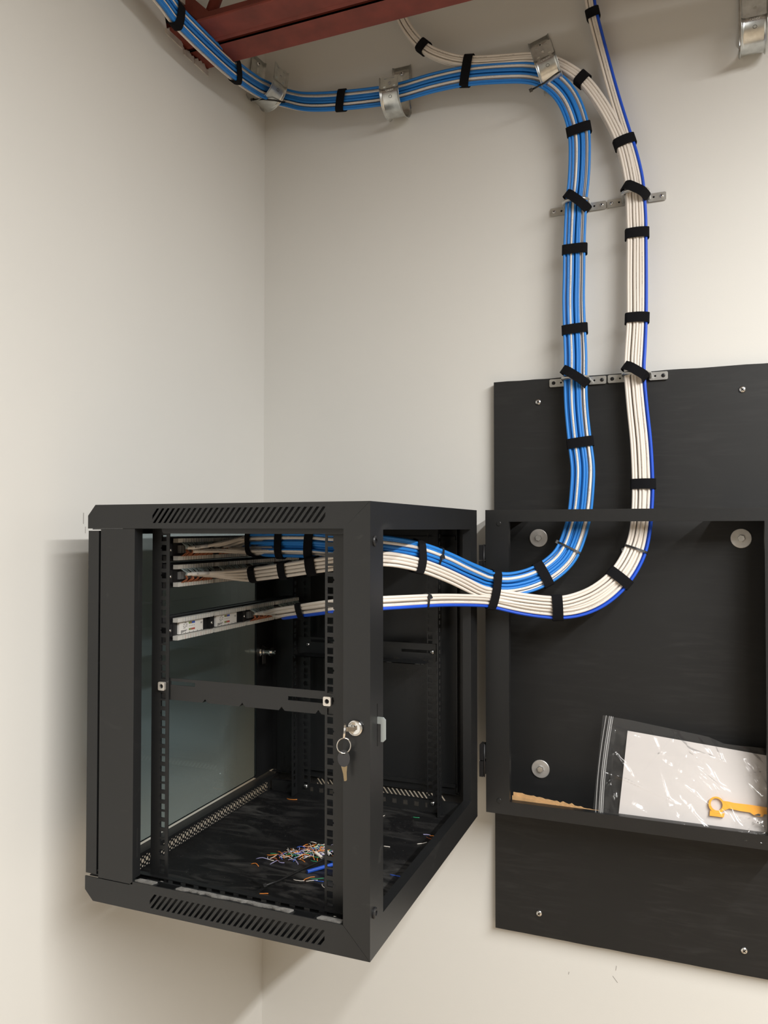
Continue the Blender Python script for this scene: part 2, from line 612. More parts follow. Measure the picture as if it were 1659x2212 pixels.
# inner return flanges of the lip
m = MB()
m.box((0.6605, FY + 0.0018, 1.132), (0.662, FY + 0.016, 1.715)); m.box((1.145, FY + 0.0018, 1.132), (1.1465, FY + 0.016, 1.715))
m.box((0.662, FY + 0.0018, 1.1305), (1.145, FY + 0.016, 1.132)); m.box((0.662, FY + 0.0018, 1.715), (1.145, FY + 0.016, 1.7165))
m.build('return_flange', 'black_powder', frame)
for (wx, wz) in ((0.706, 1.680), (1.111, 1.681), (0.708, 1.176), (1.111, 1.176)):
    m = MB(); m.lathe([(0.0195, 0), (0.0195, 0.0022), (0.0188, 0.0026)], (wx, -0.0220, wz), (0, -1, 0), 28)
    w = m.build('washer', 'zinc_washer', frame)
    m = MB(); m.lathe([(0.0076, 0.0025), (0.0076, 0.0055), (0.0066, 0.0068)], (wx, -0.0220, wz), (0, -1, 0), 6)
    m.build('bolt_head', 'zinc', w)
m = MB(); screw_head(m, (0.885, -0.0220, 1.655), (0, -1, 0), 0.0062, 0.004); m.build('screw', ['zinc', 'dark_hole'], frame)
for (rx, rz) in ((0.641, 1.711), (0.640, 1.132), (1.166, 1.711), (1.166, 1.132)):
    m = MB(); m.lathe([(0.0052, 0), (0.0052, 0.0007), (0.0044, 0.0012)], (rx, FY, rz), (0, -1, 0), 16, 0, True)
    m.build('rivet', 'black_powder', frame)
for z0 in (1.600, 1.181):
    m = MB(); m.box((0.6005, -0.138, z0), (0.6085, -0.112, z0 + 0.032)); m.box((0.6085, -0.1265, z0 + 0.003), (0.6118, -0.112, z0 + 0.029))
    h = m.build('hinge', 'black_plastic', frame)
    m = MB(); m.box((0.6005, -0.136, z0 + 0.034), (0.6085, -0.112, z0 + 0.066)); m.box((0.6085, -0.1265, z0 + 0.037), (0.6118, -0.112, z0 + 0.063))
    m.build('hinge_leaf', 'black_plastic', h)
    m = MB(); m.tube([(0.6100, -0.132, z0 - 0.001), (0.6100, -0.132, z0 + 0.067)], 0.0017, 8); m.build('hinge_pin', 'black_plastic', h)

# ------------------------------------------------------------------ swung-open rack cabinet
CX0, CX1, CY0, CY1, CZ0, CZ1 = 0.102, 0.600, -0.734, -0.151, 1.103, 1.739
cab = thing('rack_cabinet', (0.35, -0.4425, CZ0), 'black wall-mount network rack cabinet swung open on its hinges, side panel removed', 'cabinet')


def clip_slot(x0, z0, dx, dz, w, xa, xb):
    """slanted slot polygon clipped to xa..xb"""
    poly = [(x0, z0), (x0 + w, z0), (x0 + dx + w, z0 + dz), (x0 + dx, z0 + dz)]

    def clip(ps, keep, cut):
        out = []
        for i in range(len(ps)):
            a, b = ps[i], ps[(i + 1) % len(ps)]
            if keep(a):
                out.append(a)
            if keep(a) != keep(b):
                t = (cut - a[0]) / (b[0] - a[0])
                out.append((cut, a[1] + t * (b[1] - a[1])))
        return out
    poly = clip(poly, lambda p: p[0] >= xa, xa)
    poly = clip(poly, lambda p: p[0] <= xb, xb) if poly else poly
    return poly


def slots(z0, dz, sgn=1):
    res = []
    for k in range(-1, 31):
        xs = 0.2305 + k * 0.00995
        p = clip_slot(xs, z0, 0.0175, dz, 0.0047, 0.2295, 0.5305)
        if len(p) >= 3:
            ar = abs(sum(p[i][0] * p[(i + 1) % len(p)][1] - p[(i + 1) % len(p)][0] * p[i][1] for i in range(len(p)))) / 2
            if ar > 2.2e-5:
                res.append(p)
    return res


T = 0.0018
gp = 0.0004
top_poly = [(CX0, 1.7005), (CX0, 1.7215), (0.1170, CZ1), (CX1 - gp, CZ1), (0.559, 1.7005)]
bot_poly = [(CX0, 1.1405), (0.190, 1.1405), (0.1961, 1.1462), (0.559 - gp, 1.1462), (CX1 - gp, CZ0), (0.1180, CZ0), (CX0, 1.1190)]
for (Y, w0, w1, solid) in ((CY0, 0, T, False), (CY1 - T, 0, T, True)):
    m = MB(); m.plate(top_poly, slots(1.7092, 0.0228), XZ(Y), w0, w1); m.build('top_rail', 'black_powder', cab)
    m = MB(); m.plate(bot_poly, slots(1.1115, 0.0220) if Y == CY0 else [[(0.760 - px, pz + 0.005) for px, pz in reversed(sl)] for sl in slots(1.1115, 0.0220)], XZ(Y), w0, w1); m.build('bottom_rail', 'black_powder', cab)
    m = MB(); m.plate(rect(0.1285 if Y == CY0 else 0.1248, 1.1418, 0.1960, 1.7000), [], XZ(Y), w0, w1)
    yi = Y + T if Y == CY0 else Y
    sg = 1 if Y == CY0 else -1
    m.box((0.1942, yi, 1.1490), (0.1960, yi + sg * 0.017, 1.6998))
    if Y == CY0:
        for za, zb in ((1.586, 1.634), (1.180, 1.226)):
            m.box((0.1955, yi + 0.0075, za), (0.1962, yi + 0.0100, zb), 1)
    m.build('front_column', ['scuffed_black', 'dark_hole'], cab)
    m = MB(); m.plate([(0.559, 1.1466), (0.559, 1.7005), (CX1, CZ1), (CX1, CZ0)], [], XZ(Y), w0, w1)
    m.box((0.559, yi, 1.1490), (0.5608, yi + sg * 0.012, 1.6998))
    m.build('rear_column', 'scuffed_black', cab)
    # ledges behind the rails (the box section of the frame)
    for xa, xb in ((0.118, 0.238), (0.272, 0.478), (0.512, 0.559)):
        m = MB(); m.box((xa, yi, 1.1445), (xb, yi + sg * 0.0095, 1.1459)); m.build('bottom_ledge', 'black_powder', cab)
    m = MB()
    m.box((0.118, yi, 1.7007), (0.559, yi + sg * 0.030, 1.7022))
    m.box((0.118, yi + sg * 0.030, 1.7007), (0.559, yi + sg * 0.0315, 1.735))
    m.build('top_ledge', 'black_powder', cab)
# inner back face of the near bottom rail keeps the slots dark
m = MB(); m.box((0.118, CY0 + 0.0120, CZ0 + 0.0020), (0.59, CY0 + 0.0132, 1.1380)); m.box((0.118, CY0 + T, CZ0 + 0.0005), (0.59, CY0 + 0.020, CZ0 + 0.0020)); m.build('rail_web', 'black_powder', cab)
# light grey stiffener under the top rail
m = MB(); m.plate([(0.231, 1.6965), (0.234, 1.6925), (0.548, 1.6925), (0.551, 1.6945), (0.551, 1.7005), (0.231, 1.7005)], [], XZ(CY0 + 0.022), 0, 0.003)
m.build('stiffener', 'black_powder', cab)
# solid far side panel
m = MB(); m.box((0.128, CY1 - 0.0045, 1.1400), (0.562, CY1 - 0.0019, 1.7030)); m.build('side_panel', 'black_powder', cab)
for za in (1.158, 1.676):
    m = MB(); m.box((0.20, CY1 - 0.010, za), (0.556, CY1 - 0.0046, za + 0.008)); m.build('panel_fold', 'black_powder', cab)
# rear frame (towards the viewer's right), open
m = MB()
m.plate(rect(CY0 + T, CZ0, CY1 - T, CZ1), [rect(-0.685, 1.149, -0.200, 1.699), rect(-0.7085, 1.392, -0.7065, 1.452)], YZ(CX1 - T), 0, T)
m.build('rear_frame', 'scuffed_black', cab)
m = MB()
m.box((CX1 - 0.017, -0.2000, 1.149), (CX1 - T, -0.1985, 1.699)); m.box((CX1 - 0.017, -0.6865, 1.149), (CX1 - T, -0.685, 1.699))
m.box((CX1 - 0.017, -0.685, 1.1475), (CX1 - T, -0.200, 1.149)); m.box((CX1 - 0.017, -0.685, 1.699), (CX1 - T, -0.200, 1.7005))
m.build('return_flange', 'black_powder', cab)
for rz in (1.683, 1.164):
    m = MB(); m.lathe([(0.0075, 0), (0.0075, 0.002), (0.0060, 0.0034), (0.0035, 0.0034), (0.0035, 0.0015)], (CX1, -0.7195, rz), (1, 0, 0), 18, 0, False)
    m.build('rear_bolt', 'black_plastic', cab)
lt = MB()
lt.plate([(0, -0.019), (0.009, -0.019), (0.0125, -0.0155), (0.0125, 0.012), (0.009, 0.0155), (0, 0.0155), (0, 0.006), (0.0055, 0.006), (0.0055, -0.019)][::-1] and
         [(0.0, 0.006), (0.0, 0.0155), (0.009, 0.0155), (0.0125, 0.012), (0.0125, -0.0155), (0.009, -0.019), (0.0055, -0.019), (0.0055, 0.006)], [],
         lambda u, v, w: (CX1 + u + 0.0003, -0.7075 + w, 1.418 + v), -0.0012, 0.0012)
lt.build('latch_tongue', 'latch_steel', cab)
# top, bottom
m = MB(); m.box((CX0 + 0.016, CY0 + T, CZ1 - 0.002), (CX1 - T, CY1 - T, CZ1 - 0.0004)); m.build('top_panel', 'black_powder', cab)
m = MB(); m.box((0.20, -0.62, CZ1 - 0.0004), (0.54, -0.215, CZ1 + 0.0014)); m.build('top_cover', 'black_powder', cab)
m = MB(); m.box((0.1306, CY0 + 0.022, 1.1105), (CX1 - T, CY1 - 0.03, 1.1130)); m.build('bottom_panel', 'dusty_floor', cab)
# front bars and perforated vent strip under the door
holes = []
PP = 0.0116
for i in range(40):
    yy = -0.662 + i * PP
    holes.append(circle(yy, 1.1262, 0.0036, 10))
    for dz, r in ((0.0046, 0.0022), (-0.0046, 0.0022), (0.0106, 0.0012), (-0.0108, 0.0012)):
        holes.append(circle(yy + PP / 2, 1.1262 + dz, r, 7))
    for dz, r in ((0.0088, 0.0022), (-0.0088, 0.0020)):
        holes.append(circle(yy, 1.1262 + dz, r, 7))
m = MB(); m.plate(rect(CY0 + T, 1.1100, CY1 - T, 1.1400), holes, YZ(0.130), 0, 0.0004); m.build('vent_strip', 'black_powder', cab)
m = MB()
m.box((0.108, CY0 + 0.004, 1.1402), (0.132, CY1 - 0.004, 1.1420))
m.box((0.1308, CY0 + 0.004, 1.1360), (0.1325, CY1 - 0.004, 1.1402))
m.build('front_sill', 'black_powder', cab)
m = MB(); m.box((0.108, CY0 + 0.004, 1.6990), (0.132, CY1 - 0.004, 1.7004)); m.box((0.1305, CY0 + 0.004, 1.6915), (0.132, CY1 - 0.004, 1.6990)); m.build('front_header', 'black_powder', cab)
for xa, za, zb in ((0.119, CZ0 + 0.0005, CZ0 + 0.0040), (CX0 + 0.001, 1.7008, 1.7210)):
    m = MB(); m.box((xa, CY0 + T, za), (xa + 0.001, CY1 - T, zb)); m.build('front_cap', 'black_powder', cab)
# inner bottom side channels with square holes
for (Y, sg, dz) in ((-0.690, 1, 0), (-0.192, -1, -0.005)):
    hs = [rect(0.230 + i * 0.0245, 1.1270 + dz, 0.2400 + i * 0.0245, 1.1368 + dz) for i in range(13)]
    m = MB(); m.plate(rect(0.136, 1.1131, 0.583, 1.1420 + dz), hs, XZ(Y - 0.0008), 0, 0.0016)
    m.box((0.136, Y - sg * 0.0008, 1.1408 + dz), (0.583, Y - sg * 0.009, 1.1420 + dz))
    m.build('bottom_channel', 'black_powder', cab)
    if Y < -0.5:
        m = MB(); m.box((0.205, Y - 0.0222, 1.1320), (0.545, Y - 0.0190, 1.1420)); m.build('channel_lip', 'black_powder', cab)
    m = MB(); m.box((0.136, Y - 0.0008, 1.6990), (0.583, Y + 0.0008, 1.7250)); m.build('top_channel', 'black_powder', cab)
# torn grey foam strips lying on the bottom ledge
random.seed(11)


def foam(x0, x1, y0, y1, skew, name='foam_strip'):
    n = max(4, int((x1 - x0) / 0.007))
    up, lo = [], []
    for i in range(n + 1):
        xx = x0 + (x1 - x0) * i / n
        up.append((xx + skew, y1 + random.uniform(-0.0005, 0.0005)))
        lo.append((xx, y0 + (random.uniform(0, 0.0040) if 2 < i < n - 1 else 0)))
    m = MB(); m.plate(lo + up[::-1], [], XY(1.1460), 0, 0.0022); m.build(name, 'foam_grey', cab)


foam(0.199, 0.232, -0.7318, -0.7235, 0.004)
foam(0.276, 0.472, -0.7318, -0.7235, 0.004)
foam(0.517, 0.553, -0.7318, -0.7235, 0.004)
# door
m = MB()
DX0, DX1 = 0.1035, 0.1245
m.plate(rect(CY0, 1.1440, CY1, 1.6965), [rect(-0.660, 1.1535, -0.225, 1.6880)], YZ(0.1100), 0, 0.0045)
m.box((DX0, CY0, 1.1440), (DX1, CY0 + T, 1.6965)); m.box((DX0, CY1 - T, 1.1440), (DX1, CY1, 1.6965))
m = MB()
m.box((DX0, CY0, 1.1460), (0.1245, CY0 + 0.0018, 1.6970)); m.box((DX0, CY1 - 0.0018, 1.1460), (0.1245, CY1, 1.6970))
m.box((0.1100, CY0 + 0.0018, 1.1460), (0.1145, -0.660, 1.6970)); m.box((0.1100, -0.225, 1.1460), (0.1145, CY1 - 0.0018, 1.6970))
m.box((0.1100, -0.660, 1.6935), (0.1145, -0.225, 1.6970)); m.box((0.1120, -0.660, 1.1500), (0.1145, -0.225, 1.1512))
door = m.build('door', 'black_powder', cab)
m = MB(); m.box((0.1124, -0.6605, 1.1512), (0.1150, -0.2245, 1.6936)); m.build('glass_pane', 'tinted_glass', door)
m = MB()
m.lathe([(0.0135, 0.0), (0.0135, 0.003), (0.010, 0.0035), (0.010, 0.009), (0.0075, 0.0092), (0.0075, 0.022), (0.010, 0.0222), (0.010, 0.026), (0.005, 0.0262), (0.005, 0.036), (0.003, 0.037)],
        (0.1146, -0.203, 1.424), (1, 0, 0), 14, 0, False)
m.obox((0.121, -0.203, 1.411), (0.001, 0, 0), (0, 0.006, 0), (0, 0, 0.014))
m.build('door_lock', 'chrome', door)

# 19 inch rails with square holes
U = 0.04445
Z_U0 = 1.469 - 7 * U
hole_z = [Z_U0 + k * U + d for k in range(12) for d in (0.00635, 0.022225, 0.0381)] + [Z_U0 - 0.00635, Z_U0 - 0.022225]


def rail(x0, x1, hx, Y, sg, flange_x, notch):
    hs = []
    for i, zc in enumerate(hole_z):
        h = 0.0048
        if i % 3 == 1 and notch:
            if notch > 0:
                hs.append([(hx - h, zc - h), (hx + h, zc - h), (hx + h, zc - 0.0018), (hx + h + 0.0018, zc - 0.001), (hx + h + 0.0018, zc + 0.001), (hx + h, zc + 0.0018), (hx + h, zc + h), (hx - h, zc + h)])
            else:
                hs.append([(hx - h, zc - h), (hx + h, zc - h), (hx + h, zc + h), (hx - h, zc + h), (hx - h, zc + 0.0018), (hx - h - 0.0018, zc + 0.001), (hx - h - 0.0018, zc - 0.001), (hx - h, zc - 0.0018)])
        else:
            hs.append(rect(hx - h, zc - h, hx + h, zc + h))
    m = MB(); m.plate(rect(x0, 1.1140, x1, 1.7200), hs, XZ(Y), -0.0009, 0.0009)
    # 19 inch flange, perpendicular
    fs = [rect(Y + sg * 0.0085, zc - 0.0045, Y + sg * 0.0175, zc + 0.0045) for zc in hole_z]
    fs = [p if sg > 0 else p[::-1] for p in fs]
    ya, yb = sorted((Y + sg * 0.0009, Y + sg * 0.024))
    m.plate(rect(ya, 1.1140, yb, 1.7200), fs, YZ(flange_x), -0.0009, 0.0009)
    m.build('mounting_rail', 'black_powder', cab)


rail(0.1990, 0.2325, 0.2215, -0.693, 1, 0.1999, -1)
rail(0.5110, 0.5420, 0.5195, -0.693, 1, 0.5411, 1)
rail(0.1990, 0.2325, 0.2215, -0.192, -1, 0.1999, -1)
rail(0.5040, 0.5350, 0.5110, -0.192, -1, 0.5341, 1)
for (x, Y, sg) in ((0.516, -0.1930, -1), (0.222, -0.1930, -1), (0.222, -0.6945, -1), (0.529, -0.6945, -1)):
    m = MB(); screw_head(m, (x, Y, 1.1320), (0, sg, 0), 0.0052, 0.004); m.build('rail_screw', ['zinc', 'dark_hole'], cab)


# support brackets across the rails
def bracket(Y, sg, x0, x1, zb, zt):
    hs = [rect(0.2345, zt - 0.0105, 0.281, zt - 0.0045), rect(0.4480, zb + 0.0165, x1 - 0.006, zb + 0.0225)]
    hs[1] = [(x, z - 0.0) for x, z in hs[1]]
    out = [(x0, zb), (x0, zt), (x1, zt - 0.0015), (x1, zb)]
    notch = []
    for nx in (0.300, 0.368, 0.437, 0.499):
        notch += [(nx - 0.005, zb), (nx, zb + 0.006), (nx + 0.005, zb)]
    outl = [(x0, zb)] + notch + [(x1, zb), (x1, zt), (x0, zt)]
    m = MB(); m.plate(outl, hs, XZ(Y), -0.0008, 0.0008)
    br = m.build('support_bracket', 'black_powder', cab)
    m = MB()
    xs = [x0 + 0.012] + [0.300, 0.368, 0.437, 0.499] + [x1 - 0.012]
    for a, b in zip(xs[:-1], xs[1:]):
        m.box((a + 0.0055, Y + sg * 0.0009, zb), (b - 0.0055, Y + sg * 0.045, zb + 0.0015))
    m.box((x0 + 0.012, Y + sg * 0.010, zb), (x1 - 0.012, Y + sg * 0.045, zb + 0.0016))
    m.build('shelf_lip', 'black_powder', br)
    return br


brn = bracket(-0.6905, 1, 0.2010, 0.5280, 1.4250, 1.4595)
brf = bracket(-0.1945, -1, 0.2010, 0.5240, 1.4250, 1.4610)
for x, zc in ((0.2215, Z_U0 + 7 * U - 0.0127 - 0.0095), (0.5165, Z_U0 + 7 * U - 0.0225)):
    m = MB()
    oc = [(x + 0.86 * a, zc + 0.86 * b) for a, b in ((-0.0072, -0.0058), (-0.0058, -0.0078), (0.0058, -0.0078), (0.0072, -0.0058), (0.0072, 0.0058), (0.0058, 0.0078), (-0.0058, 0.0078), (-0.0072, 0.0058))]
    m.plate(oc, [circle(x, zc, 0.0036, 12)], XZ(-0.6990), 0, 0.0045)
    m.lathe([(0.0036, 0), (0.0036, 0.0005)], (x, -0.6955, zc), (0, -1, 0), 12, 1)
    m.build('cage_nut', ['nut_metal', 'dark_hole'], cab)
m = MB(); screw_head(m, (0.516, -0.1955, 1.4445), (0, -1, 0), 0.0052, 0.004); m.build('bracket_screw', ['zinc', 'dark_hole'], cab)
m = MB(); screw_head(m, (0.228, -0.1955, 1.4445), (0, -1, 0), 0.0045, 0.004); m.build('bracket_screw', ['zinc', 'dark_hole'], cab)

# lock with key and key ring on the near rear column
LX, LZ = 0.5785, 1.4225
m = MB(); m.lathe([(0.0112, 0), (0.0112, 0.0035), (0.0100, 0.0050), (0.0088, 0.0050), (0.0085, 0.0040), (0.0080, 0.0046)], (LX, CY0, LZ), (0, -1, 0), 24, 0, True)
m.box((LX - 0.0009, CY0 - 0.0048, LZ - 0.004), (LX + 0.0009, CY0 - 0.0044, LZ + 0.004), 1)
m.build('side_lock', ['chrome', 'dark_hole'], cab)
keys = thing('key_ring', (LX, CY0 - 0.012, LZ), 'wire key ring with two small keys hanging from the cabinet side lock', 'keys')


def key(c, down, side, nrm, mat_bow, L_blade, name='key', clear=0.0):
    c, down, side, nrm = V(c), V(down).normalized(), V(side).normalized(), V(nrm).normalized()
    M = lambda u, v, w: c + side * u + down * v + nrm * w
    bow = [(0.0085 * math.sin(t) * (1.0), 0.0105 - 0.0115 * math.cos(t)) for t in [2 * PI * i / 18 for i in range(18)]]
    m = MB(); m.plate(bow, [circle(0, 0.0035, 0.0019, 8)], M, -0.0013, 0.0013)
    k = m.build(name, mat_bow, keys)
    tag(k, 'grey black plastic key head' if mat_bow == 'key_plastic' else 'steel key head in the lock')
    if L_blade:
        m = MB(); m.plate([(-0.0042, 0.021), (0.0042, 0.021), (0.0030, 0.030), (0.0028, 0.021 + L_blade), (0.0015, 0.0225 + L_blade), (-0.0012, 0.0225 + L_blade), (-0.0020, 0.031)], [], M, -0.0007, 0.0007)
        m.build('key_blade', 'brass_key', k)
    return k


key((LX - 0.0105, CY0 - 0.014, LZ + 0.0085), (-0.05, -0.10, -1), (0.45, -0.9, 0.05), (0.9, 0.45, 0), 'chrome', 0)
m = MB(); m.obox((LX - 0.004, CY0 - 0.008, LZ), (0.005, 0.0015, 0), (0.0003, -0.004, 0), (0, 0, 0.003)); m.build('key_shank', 'chrome', keys)
rc = V((LX - 0.0125, CY0 - 0.013, LZ - 0.0230))
m = MB(); m.tube([rc + V((0.88, 0.47, 0)) * (0.0095 * math.cos(t)) + V((0, 0, 1)) * (0.0105 * math.sin(t)) for t in [2 * PI * i / 28 for i in range(28)]], 0.00085, 6, closed=True)
m.build('ring', 'chrome', keys)
key((LX - 0.0135, CY0 - 0.0125, LZ - 0.0300), (0.06, 0, -1), (0.92, 0.39, 0.05), (-0.39, 0.92, 0), 'key_plastic', 0.0190)

# ------------------------------------------------------------------ patch panels
PANELS = [1.6655, 1.6212, 1.5320]
panel_labels = ['black patch panel at the top of the rack, blue and white cables punched down',
                'black patch panel, second from the top, only white cables punched down',
                'lowest black patch panel, two of its four modules still showing white wiring cards']
MOD_Y = [-0.652 + k * 0.1095 for k in range(4)]
wire_jobs = []
for pi, zc in enumerate(PANELS):
    pan = thing('patch_panel', (0.190, -0.4425, zc), panel_labels[pi], 'patch panel', 'patch panels in the rack')
    m = MB(); m.box((0.1850, -0.6735, zc - 0.0215), (0.1888, -0.2115, zc + 0.0215)); m.build('panel_plate', 'black_powder', pan)
    m = MB(); m.box((0.1888, -0.672, zc - 0.0205), (0.2030, -0.212, zc + 0.0205)); m.build('panel_body', 'black_plastic', pan)
    for y in [-0.668] + [my - 0.006 for my in MOD_Y[1:]]:
        m = MB(); m.box((0.2030, y - 0.005, zc - 0.010), (0.2150, y + 0.006, zc + 0.010))
        cl = m.build('module_clip', 'black_plastic', pan)
        m = MB(); screw_head(m, (0.2150, y, zc), (1, 0, 0), 0.0028, 0.002); m.build('clip_screw', ['zinc', 'dark_hole'], cl)
    for mi_, y0 in enumerate(MOD_Y):
        m = MB(); m.box((0.2030, y0, zc - 0.0145), (0.2085, y0 + 0.100, zc + 0.0145))
        mod = m.build('punch_module', 'black_plastic', pan)
        for s, mk in ((1, 'strip_mark_blue'), (-1, 'strip_mark_red')):
            m = MB()
            zz = zc + s * 0.0148
            m.box((0.2085, y0, zz - 0.0036), (0.2150, y0 + 0.104, zz + 0.0036))
            m.box((0.2150, y0, zz - 0.0034), (0.2185, y0 + 0.0135, zz + 0.0034))
            for t in range(12):
                ya = y0 + 0.0150 + t * 0.00745
                m.box((0.2150, ya, zz - 0.0034), (0.2185, ya + 0.0056, zz + 0.0034))
                if (t + pi) % 2 == 0:
                    m.box((0.2148, ya + 0.0058, zz - 0.0030), (0.2176, ya + 0.0072, zz + 0.0030), 1)
            m.build('punch_strip', ['strip_white', mk], mod)
        if pi == 2 and mi_ < 2:
            m = MB(); m.box((0.2085, y0 + 0.012, zc - 0.0098), (0.2128, y0 + 0.080, zc + 0.0098))
            X = 0.2128
            for k, (ink) in enumerate((2, 3, 4, 4)):
                m.box((X, y0 + 0.0385 + k * 0.0045, zc + 0.0050), (X + 0.0002, y0 + 0.0425 + k * 0.0045, zc + 0.0086), ink)
            for k, (ink) in enumerate((2, 3, 5, 5)):
                m.box((X, y0 + 0.0385 + k * 0.0045, zc - 0.0060), (X + 0.0002, y0 + 0.0425 + k * 0.0045, zc - 0.0028), ink)
            for k in range(4):
                m.box((X, y0 + 0.0395 + k * 0.0045, zc + 0.0008), (X + 0.0002, y0 + 0.0405 + k * 0.0045, zc + 0.0022), 1)
            for (ya, yb, za) in ((0.026, 0.032, 0.0075), (0.023, 0.027, 0.0050), (0.030, 0.035, 0.0045), (0.022, 0.026, 0.0020), (0.028, 0.034, 0.0015), (0.023, 0.029, -0.001), (0.016, 0.034, -0.0050), (0.016, 0.031, -0.0064), (0.016, 0.024, -0.0078), (0.0725, 0.078, 0.0040), (0.0725, 0.078, 0.0022)):
                m.box((X, y0 + ya, zc + za), (X + 0.0002, y0 + yb, zc + za + 0.0008), 1)
            for k in range(6):
                m.box((X, y0 + 0.0165 + k * 0.0115, zc - 0.0094), (X + 0.0002, y0 + 0.0180 + k * 0.0115, zc - 0.0082), 1)
            m.build('wiring_card', ['card_white', 'ink_dark', 'ink_green', 'ink_brown', 'ink_blue', 'ink_red'], mod)
        else:
            m = MB()
            for t in range(12):
                m.box((0.2085, y0 + 0.012 + t * 0.0078, zc - 0.0065), (0.2125, y0 + 0.0165 + t * 0.0078, zc + 0.0065))
            m.build('contact_block', 'contact_grey', mod)
            # fine conductors fanning from the cable ends to the strips
            m = MB()
            for port in range(6):
                py = y0 + 0.016 + port * 0.0148
                for q in range(5):
                    for s in (1, -1):
                        ty = py - 0.007 + q * 0.0035 + random.uniform(-0.001, 0.001)
                        p0 = V((0.2230, py + random.uniform(-0.002, 0.002), zc))
                        p3 = V((0.2180, ty, zc + s * 0.0118))
                        p1 = V((0.2255 + random.uniform(0, 0.002), (py + ty) / 2 + random.uniform(-0.003, 0.003), zc + s * 0.0055))
                        mi = (0 if q % 2 else 1) if s > 0 else (2 if q % 2 else 3)
                        m.tube([p0, p0.lerp(p1, 0.6), p1, p1.lerp(p3, 0.55), p3], 0.0007, 4, False, mi)
            o = m.build('conductor_wires', ['wire_teal', 'wire_teal', 'wire_rust', 'wire_brown'], mod)
            o['kind'] = 'stuff'

# ------------------------------------------------------------------ cable bundles
PATH_A = [(0.06, -0.90, 2.752), (0.06, -0.70, 2.752), (0.060, -0.568, 2.746), (0.060, -0.496, 2.739), (0.060, -0.458, 2.730), (0.062, -0.362, 2.728), (0.056, -0.241, 2.741), (0.050, -0.133, 2.764), (0.051, -0.088, 2.776), (0.062, -0.054, 2.779), (0.092, -0.038, 2.771), (0.144, -0.040, 2.752), (0.244, -0.050, 2.730), (0.375, -0.050, 2.718), (0.467, -0.050, 2.724), (0.555, -0.050, 2.723), (0.640, -0.050, 2.711), (0.702, -0.050, 2.697), (0.742, -0.050, 2.674), (0.773, -0.050, 2.638), (0.793, -0.050, 2.593), (0.803, -0.047, 2.548), (0.804, -0.045, 2.498), (0.801, -0.042, 2.445), (0.796, -0.040, 2.406), (0.793, -0.040, 2.351), (0.791, -0.040, 2.300), (0.790, -0.040, 2.241), (0.789, -0.042, 2.190), (0.791, -0.046, 2.125), (0.794, -0.054, 2.067), (0.794, -0.060, 2.017), (0.795, -0.060, 1.957), (0.802, -0.062, 1.881), (0.808, -0.065, 1.829), (0.806, -0.068, 1.780), (0.801, -0.072, 1.731), (0.791, -0.080, 1.688), (0.774, -0.090, 1.646), (0.746, -0.105, 1.617), (0.711, -0.125, 1.597), (0.670, -0.158, 1.588), (0.637, -0.182, 1.593), (0.621, -0.215, 1.603), (0.603, -0.270, 1.618), (0.586, -0.335, 1.636), (0.560, -0.420, 1.656), (0.529, -0.500, 1.667), (0.488, -0.545, 1.671), (0.448, -0.560, 1.673), (0.422, -0.558, 1.675), (0.356, -0.540, 1.675), (0.272, -0.505, 1.673)]
PATH_B = [(0.352, -0.050, 3.08), (0.364, -0.050, 2.995), (0.385, -0.050, 2.928), (0.410, -0.050, 2.870), (0.450, -0.050, 2.816), (0.495, -0.050, 2.783), (0.555, -0.050, 2.757), (0.640, -0.050, 2.742), (0.702, -0.050, 2.732), (0.752, -0.048, 2.712), (0.808, -0.045, 2.666), (0.845, -0.040, 2.611), (0.873, -0.037, 2.554), (0.890, -0.036, 2.507), (0.901, -0.037, 2.455), (0.907, -0.038, 2.409), (0.908, -0.038, 2.355), (0.909, -0.038, 2.319), (0.908, -0.040, 2.227), (0.908, -0.044, 2.139), (0.904, -0.052, 2.068), (0.903, -0.058, 2.024), (0.908, -0.060, 1.951), (0.915, -0.062, 1.874), (0.918, -0.066, 1.791), (0.917, -0.071, 1.740), (0.913, -0.078, 1.693), (0.900, -0.086, 1.651), (0.875, -0.100, 1.609), (0.840, -0.112, 1.578), (0.804, -0.122, 1.560), (0.763, -0.136, 1.551), (0.697, -0.152, 1.557), (0.640, -0.185, 1.569), (0.623, -0.220, 1.578), (0.605, -0.275, 1.596), (0.587, -0.340, 1.615), (0.563, -0.430, 1.637), (0.535, -0.515, 1.650), (0.495, -0.560, 1.648), (0.456, -0.575, 1.642), (0.433, -0.572, 1.639), (0.371, -0.555, 1.630), (0.287, -0.520, 1.619)]
